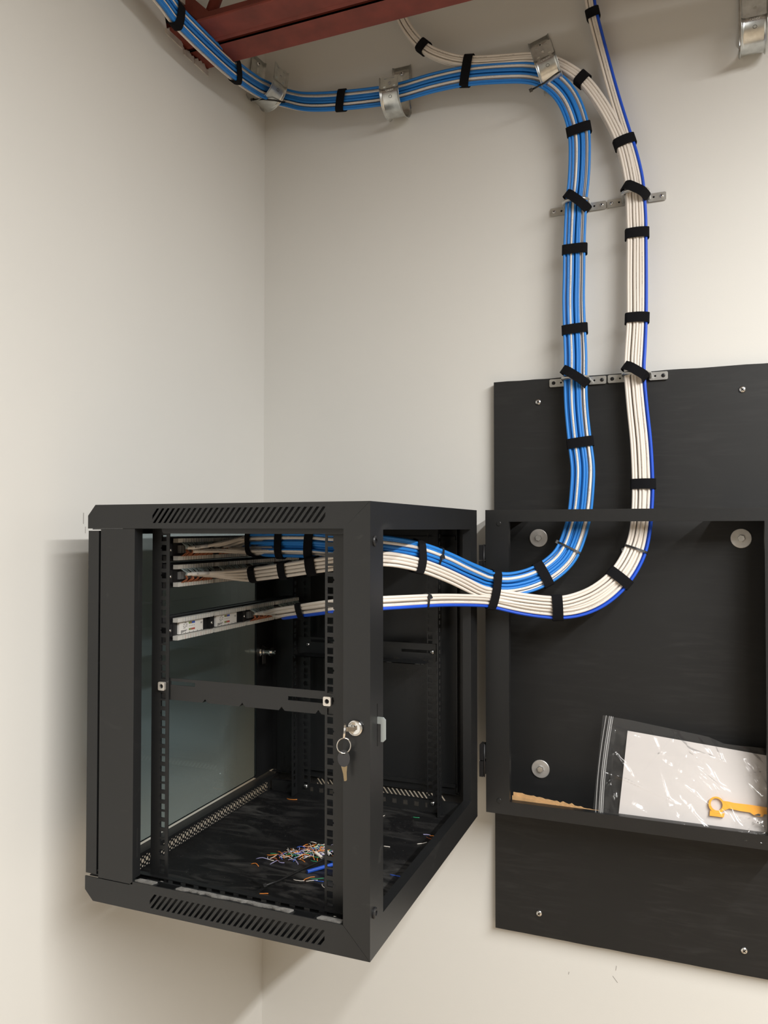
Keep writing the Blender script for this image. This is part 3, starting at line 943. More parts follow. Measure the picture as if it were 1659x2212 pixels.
PATH_C = [(0.805, -0.030, 3.02), (0.815, -0.030, 2.909), (0.824, -0.030, 2.846), (0.829, -0.030, 2.812), (0.848, -0.030, 2.729), (0.871, -0.032, 2.632), (0.894, -0.034, 2.547), (0.909, -0.036, 2.493), (0.920, -0.037, 2.442), (0.924, -0.038, 2.406), (0.927, -0.038, 2.352), (0.927, -0.038, 2.317), (0.927, -0.040, 2.224), (0.926, -0.044, 2.137), (0.923, -0.052, 2.067), (0.921, -0.058, 2.022), (0.926, -0.060, 1.950), (0.933, -0.062, 1.873), (0.936, -0.066, 1.791), (0.934, -0.071, 1.740), (0.930, -0.078, 1.693), (0.918, -0.086, 1.643), (0.890, -0.100, 1.594), (0.853, -0.112, 1.558), (0.811, -0.122, 1.537), (0.763, -0.136, 1.530), (0.697, -0.152, 1.537), (0.639, -0.185, 1.553), (0.622, -0.220, 1.558), (0.604, -0.275, 1.563), (0.587, -0.340, 1.568), (0.571, -0.410, 1.572), (0.535, -0.515, 1.576), (0.493, -0.555, 1.575), (0.449, -0.560, 1.570), (0.391, -0.530, 1.560), (0.327, -0.490, 1.548)]


def resample(ctrl, step):
    P = [V(p) for p in ctrl]
    dense = []
    n = len(P)
    for i in range(n - 1):
        p0, p1, p2, p3 = P[max(i - 1, 0)], P[i], P[i + 1], P[min(i + 2, n - 1)]
        for k in range(12):
            t = k / 12
            dense.append(0.5 * ((2 * p1) + (p2 - p0) * t + (2 * p0 - 5 * p1 + 4 * p2 - p3) * t * t + (3 * p1 - p0 - 3 * p2 + p3) * t ** 3))
    dense.append(P[-1])
    # two light smoothing passes remove measuring jitter
    for _ in range(14):
        dense = [dense[0]] + [(dense[i - 1] + dense[i] * 2 + dense[i + 1]) / 4 for i in range(1, len(dense) - 1)] + [dense[-1]]
    out = [dense[0]]
    acc = 0.0
    for a, b in zip(dense[:-1], dense[1:]):
        d = (b - a).length
        while acc + d >= step:
            t = (step - acc) / d
            a = a.lerp(b, t)
            out.append(a.copy())
            d = (b - a).length
            acc = 0.0
        acc += d
    out.append(dense[-1])
    return out


STEP = 0.010


def outward_at(p):
    """direction away from the wall the cables run on: +x on the left wall, -y elsewhere, turned slightly inside the cabinet"""
    if p.z > 2.6 and p.x < 0.2:
        t = max(0.0, min(1.0, (p.x - 0.062) / 0.10))
        w = max(0.0, min(1.0, (p.y + 0.16) / 0.12))
        return V((1 - max(t, w * 0.5), -max(t, w * 0.5), 0)).normalized()
    if p.y < -0.2:
        t = max(0.0, min(1.0, (-0.2 - p.y) / 0.2))
        if p.x > 0.5:
            return V((0.75 * t, -1, 0)).normalized()
        return V((0.55, -1, 0)).normalized()
    return V((0, -1, 0))


def frames(path):
    n = len(path)
    T_, S_, O_ = [], [], []
    outs = [outward_at(p) for p in path]
    for _ in range(30):
        outs = [outs[0]] + [(outs[i - 1] + outs[i] * 2 + outs[i + 1]).normalized() for i in range(1, n - 1)] + [outs[-1]]
    for i in range(n):
        t = (path[min(i + 1, n - 1)] - path[max(i - 1, 0)]).normalized()
        o = outs[i] - t * outs[i].dot(t)
        if o.length < 1e-4:
            o = O_[-1]
        o.normalize()
        T_.append(t)
        O_.append(o)
        S_.append(t.cross(o).normalized())
    return T_, S_, O_


CR = 0.0030
PITCH = 0.0063


def rows_to_offsets(rows, cols_of, PITCH=PITCH):
    """rows from the front (outward) to the back; returns (s, o, colour)"""
    res = []
    depth = (len(rows) - 1) * 0.0055
    for r, nrow in enumerate(rows):
        o = depth / 2 - r * 0.0055
        for c in range(nrow):
            s = ((nrow - 1) / 2 - c) * PITCH
            res.append((s, o, cols_of(r, c)))
    return res


BUNDLES = {}


def make_bundle(key, ctrl, offs, root, terminals, seed, drift=0.0016):
    """terminals: dict cable index -> (peel length from path end, end point)"""
    path = resample(ctrl, STEP)
    T_, S_, O_ = frames(path)
    rnd = random.Random(seed)
    n = len(path)
    cables = []
    for ci, (s, o, col) in enumerate(offs):
        ph = [rnd.uniform(0, 2 * PI) for _ in range(4)]
        fr = [rnd.uniform(1.5, 2.6), rnd.uniform(2.5, 4.0), rnd.uniform(1.5, 2.6), rnd.uniform(2.5, 4.0)]
        pts = []
        for i in range(n):
            L = i * STEP
            ds = drift * (math.sin(fr[0] * L + ph[0]) + 0.6 * math.sin(fr[1] * L + ph[1]))
            do = drift * 0.6 * (math.sin(fr[2] * L + ph[2]) + 0.6 * math.sin(fr[3] * L + ph[3]))
            pts.append(path[i] + S_[i] * (s + ds) + O_[i] * (o + do))
        if ci in terminals:
            peel, end, tend = terminals[ci]
            k = max(2, n - 1 - int(peel / STEP))
            p0, t0 = pts[k], (pts[k] - pts[k - 2]).normalized()
            p1, t1 = V(end), V(tend).normalized()
            d = (p1 - p0).length
            pts = pts[:k]
            m_ = max(6, int(d / STEP))
            for q in range(m_ + 1):
                t = q / m_
                h00, h10, h01, h11 = 2 * t ** 3 - 3 * t ** 2 + 1, t ** 3 - 2 * t ** 2 + t, -2 * t ** 3 + 3 * t ** 2, t ** 3 - t ** 2
                pts.append(p0 * h00 + t0 * (h10 * d) + p1 * h01 + t1 * (h11 * d * 0.8))
        cables.append(pts)
        # mesh with uv (u = metres, v = round the jacket)
        nn = 8
        vs, fs = [], []
        prev = None
        for i, p in enumerate(pts):
            t = (pts[min(i + 1, len(pts) - 1)] - pts[max(i - 1, 0)]).normalized()
            if prev is None:
                prev = O_[0]
            a = prev - t * prev.dot(t)
            a.normalize()
            prev = a
            b = t.cross(a)
            for j in range(nn):
                an = 2 * PI * (j + 0.5) / nn + PI + ph[0]
                vs.append(p + a * (CR * math.cos(an)) + b * (CR * math.sin(an)))
        for i in range(len(pts) - 1):
            for j in range(nn):
                fs.append((i * nn + j, i * nn + (j + 1) % nn, (i + 1) * nn + (j + 1) % nn, (i + 1) * nn + j))
        fs.append(tuple(range(nn)))
        e = (len(pts) - 1) * nn
        fs.append(tuple(e + j for j in range(nn)))
        me = bpy.data.meshes.new('cable')
        off = V(root['origin'])
        me.from_pydata([p - off for p in vs], [], fs)
        me.materials.append(MATS[{'B': 'cable_blue', 'W': 'cable_white', 'R': 'cable_royal'}[col]])
        me.polygons.foreach_set('use_smooth', [True] * len(fs))
        uvl = me.uv_layers.new(name='UVMap')
        uvs = []
        for i in range(len(pts) - 1):
            u0, u1 = i * STEP + ci * 0.37, (i + 1) * STEP + ci * 0.37
            for j in range(nn):
                v0, v1 = j / nn, (j + 1) / nn
                uvs += [u0, v0, u0, v1, u1, v1, u1, v0]
        uvs += [0, 0] * nn + [0, 0] * nn
        uvl.data.foreach_set('uv', uvs)
        me.update()
        ob = bpy.data.objects.new('cable', me)
        COL.objects.link(ob)
        ob.parent = root
        tag(ob, {'B': 'light blue cable', 'W': 'white cable', 'R': 'royal blue cable'}[col])
    BUNDLES[key] = cables
    return cables


rootA = thing('cable_bundle', (0.79, -0.05, 2.0), 'thick bundle of light blue and white network cables, left of the two hanging bundles', 'cable bundle', 'network cable bundles')
rootB = thing('cable_bundle', (0.90, -0.05, 2.0), 'bundle of only white cables coming down from behind the red joist into the cabinet', 'cable bundle', 'network cable bundles')
rootC = thing('cable_bundle', (0.93, -0.05, 2.0), 'slim bundle of white and royal blue cables dropping from the top edge', 'cable bundle', 'network cable bundles')

FRONT_A = 'BBWBBBWB'
offA = rows_to_offsets([8, 7, 6, 3], lambda r, c: ('BBWBBBWB' if r == 0 else 'BWBBBWW' if r == 1 else 'WWBBWB' if r == 2 else 'WBB')[c], 0.0060)
offB = rows_to_offsets([4, 4, 4, 2], lambda r, c: 'W')
offC = rows_to_offsets([4, 3, 3], lambda r, c: ('WWWR' if r == 0 else 'WWR' if r == 1 else 'WBR')[c])


def fan(offs, panel, per_module, modules):
    """white front cables go to the nearest module; returns terminals"""
    order = sorted(range(len(offs)), key=lambda i: (0 if offs[i][2] == 'W' else 1, -offs[i][1]))
    term = {}
    idx = 0
    zc = PANELS[panel]
    for mi, k in zip(modules, per_module):
        for j in range(k):
            if idx >= len(order):
                break
            ci = order[idx]
            y = MOD_Y[mi] + 0.016 + (j % 6) * 0.0148
            peel = {0: 0.0, 1: 0.01, 2: 0.075, 3: 0.10}[mi]
            zoff = offs[ci][0] * 0.25
            tend = (-0.35, -0.9, 0) if mi < 2 else (-0.6, 0.75, 0)
            if mi == 2 and panel == 2:
                tend, peel = (-0.35, -0.9, 0), 0.0
            if mi == 3 and panel == 2:
                tend, peel = (-0.8, -0.4, 0), 0.03
            term[ci] = (peel, (0.2245 + 0.0006 * j, y, zc + zoff), tend)
            idx += 1
    return term


make_bundle('A', PATH_A, offA, rootA, fan(offA, 0, [6, 6, 6, 6], [0, 1, 2, 3]), 5, 0.0017)
make_bundle('B', PATH_B, offB, rootB, fan(offB, 1, [4, 4, 3, 3], [0, 1, 2, 3]), 9, 0.0009)
make_bundle('C', PATH_C, offC, rootC, fan(offC, 2, [5, 5], [2, 3]), 12, 0.0009)


# ------------------------------------------------------------------ straps and ties around the bundles
def nearest(cable, c):
    best, bi = 1e9, 0
    for i, p in enumerate(cable):
        d = (p - c).length_squared
        if d < best:
            best, bi = d, i
    return bi


def section(keys_, c, tilt=0.0, extra=(), clear=0.0006, limit=0.05):
    """cross-section outline (centre, axes, polar radius function) of the bundles near point c"""
    c = V(c)
    ref = BUNDLES[keys_[0]][len(BUNDLES[keys_[0]]) // 2]
    # mean tangent
    tsum = V((0, 0, 0))
    for k in keys_:
        cab_ = BUNDLES[k][1]
        i = nearest(cab_, c)
        tsum += (cab_[min(i + 2, len(cab_) - 1)] - cab_[max(i - 2, 0)]).normalized()
    n = tsum.normalized()
    o = outward_at(c)
    o = (o - n * o.dot(n)).normalized()
    if tilt:
        n = Matrix.Rotation(tilt, 3, o) @ n
    s = n.cross(o).normalized()
    pts = []
    for k in keys_:
        for cb in BUNDLES[k]:
            i0 = nearest(cb, c)
            best, bp = 1e9, None
            for i in range(max(0, i0 - 6), min(len(cb), i0 + 7)):
                d = abs((cb[i] - c).dot(n))
                if d < best:
                    best, bp = d, cb[i]
            if bp is None or best > 0.012 or (bp - c).length > limit:
                continue
            d = bp - c
            u, w = d.dot(s), d.dot(o)
            for a in range(10):
                pts.append(((u + (CR + clear) * math.cos(a * PI / 5)), (w + (CR + clear) * math.sin(a * PI / 5))))
    for e, r in extra:
        d = V(e) - c
        u, w = d.dot(s), d.dot(o)
        for a in range(10):
            pts.append((u + r * math.cos(a * PI / 5), w + r * math.sin(a * PI / 5)))
    hull = [pts[i] for i in convex_hull_2d([V(p) for p in pts])]
    cu = (min(p[0] for p in hull) + max(p[0] for p in hull)) / 2
    cw = (min(p[1] for p in hull) + max(p[1] for p in hull)) / 2

    def radius(th):
        dx, dy = math.cos(th), math.sin(th)
        best = 0.0
        k = len(hull)
        for i in range(k):
            ax, ay = hull[i][0] - cu, hull[i][1] - cw
            bx_, by_ = hull[(i + 1) % k][0] - cu, hull[(i + 1) % k][1] - cw
            ex, ey = bx_ - ax, by_ - ay
            den = dx * ey - dy * ex
            if abs(den) < 1e-12:
                continue
            t = (ax * ey - ay * ex) / den
            q = (ax * dy - ay * dx) / den
            if t > 0 and -1e-6 <= q <= 1 + 1e-6:
                best = max(best, t)
        return best
    centre = c + s * cu + o * cw
    return centre, n, s, o, radius


def band(mb, centre, n, s, o, radius, width, thick, turns, start, mi=0, steps=44, flare=0.0):
    N = int(steps * turns)
    rs = [radius(2 * PI * i / steps) for i in range(steps)]
    for _ in range(3):
        rs = [max(rs[i], (rs[i - 1] + 2 * rs[i] + rs[(i + 1) % steps]) / 4) for i in range(steps)]
    vs, fs = [], []
    for i in range(N + 1):
        th = start + 2 * PI * i / steps
        f = (th / (2 * PI) * steps) % steps
        i0 = int(f)
        r = rs[i0 % steps] * (1 - (f - i0)) + rs[(i0 + 1) % steps] * (f - i0)
        lift = thick * 1.15 * i / steps
        d = s * math.cos(th) + o * math.sin(th)
        for rr, ww in ((r + lift, -1), (r + lift, 1), (r + lift + thick, 1), (r + lift + thick, -1)):
            vs.append(centre + d * rr + n * (ww * width / 2))
    for i in range(N):
        a, b = i * 4, (i + 1) * 4
        for j in range(4):
            fs.append((a + j, a + (j + 1) % 4, b + (j + 1) % 4, b + j))
    fs.append((0, 1, 2, 3))
    fs.append((N * 4, N * 4 + 1, N * 4 + 2, N * 4 + 3))
    mb.add(vs, fs, mi, False)


def strap(keys_, c, label, tilt=0.0, extra=(), width=0.021, group='hook and loop straps on the cables', turns=1.16, start=None, limit=0.05, thick=0.0017):
    centre, n, s, o, radius = section(keys_, c, tilt, extra, limit=limit)
    mb = MB()
    st = start if start is not None else random.uniform(-0.5, 0.3) - PI * 0.8
    band(mb, centre, n, s, o, radius, width, thick, turns, st)
    single(mb, 'cable_strap', 'velcro_black', label, 'strap', group, centre)


def tie(keys_, c, label, head_dir=1.6, width=0.0042, tail=0.0):
    centre, n, s, o, radius = section(keys_, c, 0.0, ())
    root = thing('cable_tie', centre, label, 'cable tie', 'black cable ties')
    mb = MB()
    band(mb, centre, n, s, o, radius, width, 0.0012, 1.0, head_dir)
    mb.build('tie_band', 'tie_black', root)
    d = s * math.cos(head_dir) + o * math.sin(head_dir)
    e = n.cross(d)
    mb = MB(); mb.obox(centre + d * (radius(head_dir % (2 * PI)) + 0.0025), d * 0.0028, e * 0.0035, n * 0.0036)
    mb.build('tie_head', 'tie_black', root)


random.seed(21)
ring_tilt = math.radians(-36)
S_LIST = [
    ('A', (0.060, -0.458, 2.728), 'black strap on the blue bundle, nearest the top left corner, above the torn drywall', {}),
    ('A', (0.060, -0.236, 2.747), 'black strap on the blue bundle just under the red joist, by the corner hook', {}),
    ('A', (0.244, -0.050, 2.731), 'black strap on the horizontal blue bundle between the corner hook and the middle hook', {}),
    ('AB', (0.555, -0.050, 2.736), 'black strap where the white branch joins the horizontal blue bundle, right of the middle hook', {'limit': 0.07}),
    ('B', (0.450, -0.050, 2.816), 'black strap on the white branch just below the red joist', {}),
    ('B', (0.808, -0.045, 2.666), 'black strap on the white branch just right of the tilted hook', {}),
    ('C', (0.828, -0.030, 2.812), 'black strap on the white and royal blue bundle at the top edge of the picture', {}),
    ('A', (0.803, -0.047, 2.555), 'black strap on the blue bundle right after its bend, below the tilted hook', {}),
    ('BC', (0.894, -0.036, 2.518), 'black strap where the two white bundles merge, above the upper right ring', {}),
    ('A', (0.791, -0.040, 2.300), 'black strap on the hanging blue bundle, first below the upper left ring', {}),
    ('BC', (0.917, -0.038, 2.318), 'black strap on the hanging white bundle, first below the upper right ring', {}),
    ('A', (0.791, -0.046, 2.125), 'black strap on the hanging blue bundle, last above the black board', {}),
    ('BC', (0.917, -0.044, 2.138), 'black strap on the hanging white bundle, last above the black board', {}),
    ('A', (0.802, -0.062, 1.881), 'black strap on the blue bundle against the black board above the wall frame', {}),
    ('BC', (0.926, -0.066, 1.791), 'black strap on the white bundle against the black board just above the wall frame', {}),
    ('A', (0.728, -0.115, 1.607), 'black strap at the bottom curve of the blue bundle inside the wall frame', {}),
    ('BC', (0.882, -0.100, 1.600), 'black strap on the right curve of the white bundle inside the wall frame', {}),
    ('ABC', (0.640, -0.185, 1.575), 'long black strap holding blue and white bundles together at the cabinet hinge', {'limit': 0.08, 'width': 0.020}),
    ('BC', (0.763, -0.136, 1.540), 'black strap at the lowest point of the white bundle inside the wall frame', {}),
    ('AB', (0.561, -0.430, 1.644), 'wide black strap on blue and white cables at the open rear of the cabinet', {'limit': 0.07}),
    ('A', (0.422, -0.558, 1.674), 'black strap on the top cables in the rack, nearest the near rear rail', {'width': 0.017}),
    ('A', (0.356, -0.540, 1.675), 'black strap on the top cables in the rack, middle of three', {'width': 0.017}),
    ('A', (0.278, -0.508, 1.673), 'black strap on the top cables in the rack, leftmost of three', {'width': 0.017}),
    ('B', (0.433, -0.572, 1.639), 'black strap on the all-white cables in the rack, nearest the near rear rail', {'width': 0.019}),
    ('B', (0.371, -0.555, 1.630), 'black strap on the all-white cables in the rack, middle of three', {'width': 0.017}),
    ('B', (0.293, -0.523, 1.620), 'black strap on the all-white cables in the rack, leftmost of three', {'width': 0.017}),
    ('C', (0.391, -0.530, 1.560), 'black strap on the lowest cable run inside the rack', {'width': 0.017}),
]
for ks, c, lab, kw in S_LIST:
    strap(list(ks), c, lab, **kw)
tie(['A'], (0.779, -0.086, 1.659), 'thin black cable tie round the blue bundle just below the frame top bar', 0.3)
tie(['B', 'C'], (0.914, -0.084, 1.658), 'thin black cable tie round the white bundle just below the frame top bar', 3.6)
tie(['A'], (0.577, -0.365, 1.645), 'black cable tie with square head on the blue cables outside the cabinet rear', 1.0)
tie(['C'], (0.571, -0.410, 1.572), 'black cable tie with square head on the lower white cables outside the cabinet rear', 1.0)


# ------------------------------------------------------------------ D rings
def d_ring(x0, yf, z, label, bundles, strap_label, screw_mat, out=0.058):
    x1 = x0 + 0.1205
    root = thing('cable_ring', ((x0 + x1) / 2, yf, z), label, 'cable ring', 'metal cable rings')
    for a, b, k in ((x0, x0 + 0.037, 0), (x1 - 0.037, x1, 1)):
        sgn = 1 if k == 0 else -1
        xo = a + 0.009 if k == 0 else b - 0.009
        m = MB()
        cs = [(a + 0.002, z - 0.0085), (b - 0.002, z - 0.0085), (b, z - 0.0065), (b, z + 0.0065), (b - 0.002, z + 0.0085), (a + 0.002, z + 0.0085), (a, z + 0.0065), (a, z - 0.0065)]
        m.plate(cs, [circle(xo + sgn * 0.016, z, 0.0022, 8)], XZ(yf - 0.0055), 0, 0.0052)
        ft = m.build('ring_foot', 'cast_grey', root)
        m = MB(); m.lathe([(0.0022, 0), (0.0022, 0.0006)], (xo + sgn * 0.016, yf - 0.0008, z), (0, -1, 0), 8)
        m.build('foot_hole', 'dark_hole', ft)
        m = MB(); screw_head(m, (xo, yf - 0.0055, z), (0, -1, 0), 0.0040, 0.0026)
        m.build('screw', [screw_mat, 'dark_hole'], ft)
    xa, xb = x0 + 0.0345, x1 - 0.0345
    pts = [(xa, yf - 0.004, z)]
    R = 0.016
    for q in range(7):
        t = q / 6 * PI / 2
        pts.append((xa + R * (1 - math.cos(t)), yf - out + R - R * math.sin(t), z))
    for q in range(7):
        t = q / 6 * PI / 2
        pts.append((xb - R + R * math.sin(t), yf - out + R * (1 - math.cos(t)), z))
    pts.append((xb, yf - 0.004, z))
    m = MB(); m.tube(pts, 0.0041, 10); m.build('ring_bar', 'cast_grey', root)
    # strap slung over bar and bundle
    cx = (xa + xb) / 2
    strap(bundles, (cx, yf - out + 0.024, z + 0.002), strap_label, ring_tilt,
          [((cx - 0.014, yf - out, z), 0.0055), ((cx + 0.014, yf - out, z), 0.0055)], 0.019, turns=1.1, start=-2.2, thick=0.0022)


d_ring(0.7315, 0.0, 2.4045, 'grey metal cable ring on the pale wall around the blue bundle', ['A'], 'black strap slung over the upper left ring on the pale wall', 'zinc')
d_ring(0.8540, 0.0, 2.4050, 'grey metal cable ring on the pale wall around the white bundle', ['B', 'C'], 'black strap slung over the upper right ring on the pale wall', 'zinc')
d_ring(0.7315, -0.02, 2.0190, 'shiny cable ring at the top of the black board around the blue bundle', ['A'], 'black strap slung over the lower left ring on the black board', 'black_plastic')
d_ring(0.8550, -0.02, 2.0195, 'shiny cable ring at the top of the black board around the white bundle', ['B', 'C'], 'black strap slung over the lower right ring on the black board', 'black_plastic')


# ------------------------------------------------------------------ galvanised J hooks
def text_mesh(body, size, M, name, mat, parent, thick=0.0001):
    cu = bpy.data.curves.new('txt', 'FONT')
    cu.body = body
    cu.size = size
    cu.align_x = 'CENTER'
    cu.align_y = 'CENTER'
    cu.resolution_u = 2
    tmp = bpy.data.objects.new('txt', cu)
    COL.objects.link(tmp)
    dg = bpy.context.evaluated_depsgraph_get()
    me = bpy.data.meshes.new_from_object(tmp.evaluated_get(dg))
    bpy.data.objects.remove(tmp)
    bpy.data.curves.remove(cu)
    off = V(parent['origin'])
    for vtx in me.vertices:
        vtx.co = V(M(vtx.co.x, vtx.co.y)) - off
    me.materials.clear()
    me.materials.append(MATS[mat])
    me.name = name
    o = bpy.data.objects.new(name, me)
    COL.objects.link(o)
    o.parent = parent
    o['origin'] = parent['origin']
    return o


def j_hook(centre, u, o, tilt, back_h, front_h, label, R=0.043, half=0.021, text=True):
    """centre: middle of the bowl; u: along the cables; o: away from the wall"""
    c, u, o = V(centre), V(u).normalized(), V(o).normalized()
    up = V((0, 0, 1))
    if tilt:
        rot = Matrix.Rotation(tilt, 3, o)
        u, up = rot @ u, rot @ up
    root = thing('cable_hook', c - o * R + up * back_h, label, 'cable hook', 'galvanised cable hooks')
    prof = []
    for i in range(6):
        prof.append((-R, back_h * (1 - i / 5), -1, 0))
    for i in range(1, 16):
        a = PI + PI * i / 16
        prof.append((R * math.cos(a), R * math.sin(a), math.cos(a), math.sin(a)))
    prof.append((R, 0, 1, 0))
    cross = [(-half - 0.0022, 0.0050), (-half - 0.0010, 0.0022), (-half + 0.0015, 0.0004), (-half + 0.004, 0), (0, 0), (half - 0.004, 0), (half - 0.0015, 0.0004), (half + 0.0010, 0.0022), (half + 0.0022, 0.0050)]
    m = MB()
    vs, fs = [], []
    nc = len(cross)
    for (po, pv, no, nv) in prof:
        isback = (no == -1 and nv == 0)
        for (cu_, lift) in cross:
            l = lift if not isback else -min(lift, 0.0) - lift * -1.0 * 0.0
            if isback:
                # the mounting plate bows towards the room at its edges
                vs.append(c + u * cu_ + o * (po + lift * 0.9) + up * pv)
            else:
                vs.append(c + u * cu_ + o * (po + no * lift) + up * (pv + nv * lift))
    for i in range(len(prof) - 1):
        for j in range(nc - 1):
            fs.append((i * nc + j, i * nc + j + 1, (i + 1) * nc + j + 1, (i + 1) * nc + j))
    m.add(vs, fs, 0, True)
    body = m.build('hook_body', 'galvanised', root, recalc=False)
    sd = body.modifiers.new('solidify', 'SOLIDIFY')
    sd.thickness = 0.0012
    sd.offset = 0
    # flat front leaf with hole and slots, its top edge notched
    hs = [circle(0.001, front_h * 0.42, 0.0036, 12), rect(-0.013, front_h * 0.80, -0.007, front_h * 0.86), rect(0.006, front_h * 0.80, 0.0125, front_h * 0.86)]
    m = MB()
    outl = [(-half - 0.0005, 0), (half + 0.0005, 0), (half + 0.0005, front_h), (half - 0.006, front_h + 0.002), (half - 0.012, front_h - 0.002), (-half + 0.012, front_h - 0.002), (-half + 0.006, front_h + 0.002), (-half - 0.0005, front_h)]
    m.plate(outl, hs, lambda a, b, w: c + u * a + up * b + o * (R + w), -0.0006, 0.0006)
    for sgn in (-1, 1):
        m.plate([(0, 0), (0.0050, 0.0), (0.0045, front_h), (0, front_h)], [], lambda a, b, w, sgn=sgn: c + u * (sgn * (half + 0.0005 + a * 0.4)) + up * b + o * (R + a + w), -0.0006, 0.0006)
    for sgn in (-1, 1):
        m.obox(c + u * (sgn * 0.012) + up * (front_h * 0.16) + o * (R + 0.0012), u * 0.0028, up * 0.0006, o * 0.0012)
    m.build('front_leaf', 'galvanised', root)
    m = MB(); screw_head(m, c - o * (R - 0.0008) + up * (back_h - 0.017), o, 0.0052, 0.0036)
    m.build('screw', ['zinc', 'dark_hole'], root)
    m = MB(); m.obox(c - o * (R - 0.0012) + up * (back_h - 0.036), u * 0.003, up * 0.008, o * 0.0005)
    m.build('plate_slot', 'zinc', root)
    if text:
        a0 = -0.34
        d = o * math.cos(a0) + up * math.sin(a0)
        tdir = up * math.cos(a0) - o * math.sin(a0)
        text_mesh('CADDY', 0.0055, lambda a, b: c + u * (a + 0.001) + d * (R + 0.0010) + tdir * (b + 0.009), 'embossed_text', 'zinc', root)
        m = MB(); m.tube([c + u * 0.001 + d * (R + 0.0008) + tdir * -0.004 + u * (0.0035 * math.cos(t)) + tdir * (0.003 * math.sin(t)) for t in [2 * PI * i / 16 for i in range(16)]], 0.0004, 5, closed=True)
        m.build('stamped_mark', 'ink_dark', root)
    return root


RH = 0.043
# bowl centre sits R outside the wall
j_hook((0.0490, -0.076, 2.7915), (0.24, 0.971, 0), (0.971, -0.24, 0), math.radians(-9), 0.100, 0.040, 'galvanised cable hook in the corner, under the red joist')
j_hook((0.3790, -0.0445, 2.7165), (1, 0, 0), (0, -1, 0), 0.0, 0.097, 0.026, 'galvanised cable hook on the back wall between two straps, left of the white branch')
j_hook((0.7345, -0.0445, 2.7080), (1, 0, 0), (0, -1, 0), math.radians(16.5), 0.100, 0.030, 'tilted galvanised cable hook where the blue bundle turns down')
j_hook((1.1400, -0.0445, 2.6960), (1, 0, 0), (0, -1, 0), 0.0, 0.110, 0.040, 'empty galvanised cable hook cut by the top right corner of the picture')


def loose_tie(pts, label, head):
    root = thing('cable_tie', pts[0], label, 'cable tie', 'black cable ties')
    m = MB(); m.tube(pts, 0.0021, 6, flat=0.55); m.build('tie_band', 'tie_black', root)
    a = (V(pts[1]) - V(pts[0])).normalized()
    m = MB(); m.obox(V(pts[0]), a * 0.0035, a.orthogonal().normalized() * 0.0036, a.cross(a.orthogonal()).normalized() * 0.0028)
    m.build('tie_head', 'tie_black', root)


loose_tie([(0.022, -0.098, 2.757), (0.055, -0.100, 2.750), (0.078, -0.086, 2.750), (0.090, -0.060, 2.756), (0.086, -0.050, 2.764)], 'black cable tie across the bowl of the corner cable hook', 0)
loose_tie([(0.707, -0.097, 2.637), (0.735, -0.096, 2.647), (0.756, -0.094, 2.660), (0.764, -0.088, 2.668), (0.765, -0.072, 2.678)], 'black cable tie hanging across the tilted cable hook', 0)

# label sleeves on two cable ends in the rack
def sleeve(cable, back, length, root, body):
    n = len(cable)
    k1 = n - 1 - int(back / STEP)
    k0 = max(0, k1 - int(length / STEP))
    seg = cable[k0:k1 + 1]
    m = MB(); m.tube(seg, CR + 0.0004, 10)
    s = m.build('cable_label', 'card_white', root)
    mid = seg[len(seg) // 2]
    t = (seg[-1] - seg[0]).normalized()
    o = V((0.6, -0.8, 0))
    o = (o - t * o.dot(t)).normalized()
    upv = o.cross(t).normalized()
    text_mesh(body, 0.0042, lambda a, b: mid + t * (a) + upv * (b) + o * (CR + 0.0006), 'label_text', 'ink_dark', s)


def frontmost(key, mod0):
    best, bc = 1e9, None
    for cb in BUNDLES[key]:
        if cb[-1].y < best:
            best, bc = cb[-1].y, cb
    return bc


for obx in (rootA, rootB, rootC):
    pass
sleeve(frontmost('A', 0), 0.012, 0.035, rootA, '1CM \u25b2')
sleeve(frontmost('B', 0), 0.012, 0.035, rootB, '1A')
sleeve(frontmost('C', 0), 0.012, 0.030, rootC, '1A')

# ------------------------------------------------------------------ wire scraps on the cabinet floor
FLZ = 1.1130
random.seed(5)
COLS = [('orange', 'wire_orange', 0.26), ('white', 'wire_white', 0.34), ('lilac', 'wire_lilac', 0.14), ('blue', 'wire_blue', 0.09), ('green', 'wire_green', 0.08), ('brown', 'wire_brown', 0.09)]


def scrap(x, y, z, L, ang, curve, matk, label, group=None, r=0.00062, rise=0.0):
    m = MB()
    pts = []
    n = 6
    px, py, a = 0.0, 0.0, ang - curve / 2
    xs = []
    for i in range(n + 1):
        xs.append((px, py))
        px += math.cos(a) * L / n
        py += math.sin(a) * L / n
        a += curve / n + random.uniform(-0.12, 0.12)
    mx, my = sum(p[0] for p in xs) / (n + 1), sum(p[1] for p in xs) / (n + 1)
    for i, (u, v) in enumerate(xs):
        t = i / n
        pts.append((x + u - mx, y + v - my, z + r + rise * math.sin(PI * t) + random.uniform(0, 0.0003)))
    m.tube(pts, r, 5)
    single(m, 'wire_scrap', matk, label, 'wire scrap', group, V((x, y, z)))


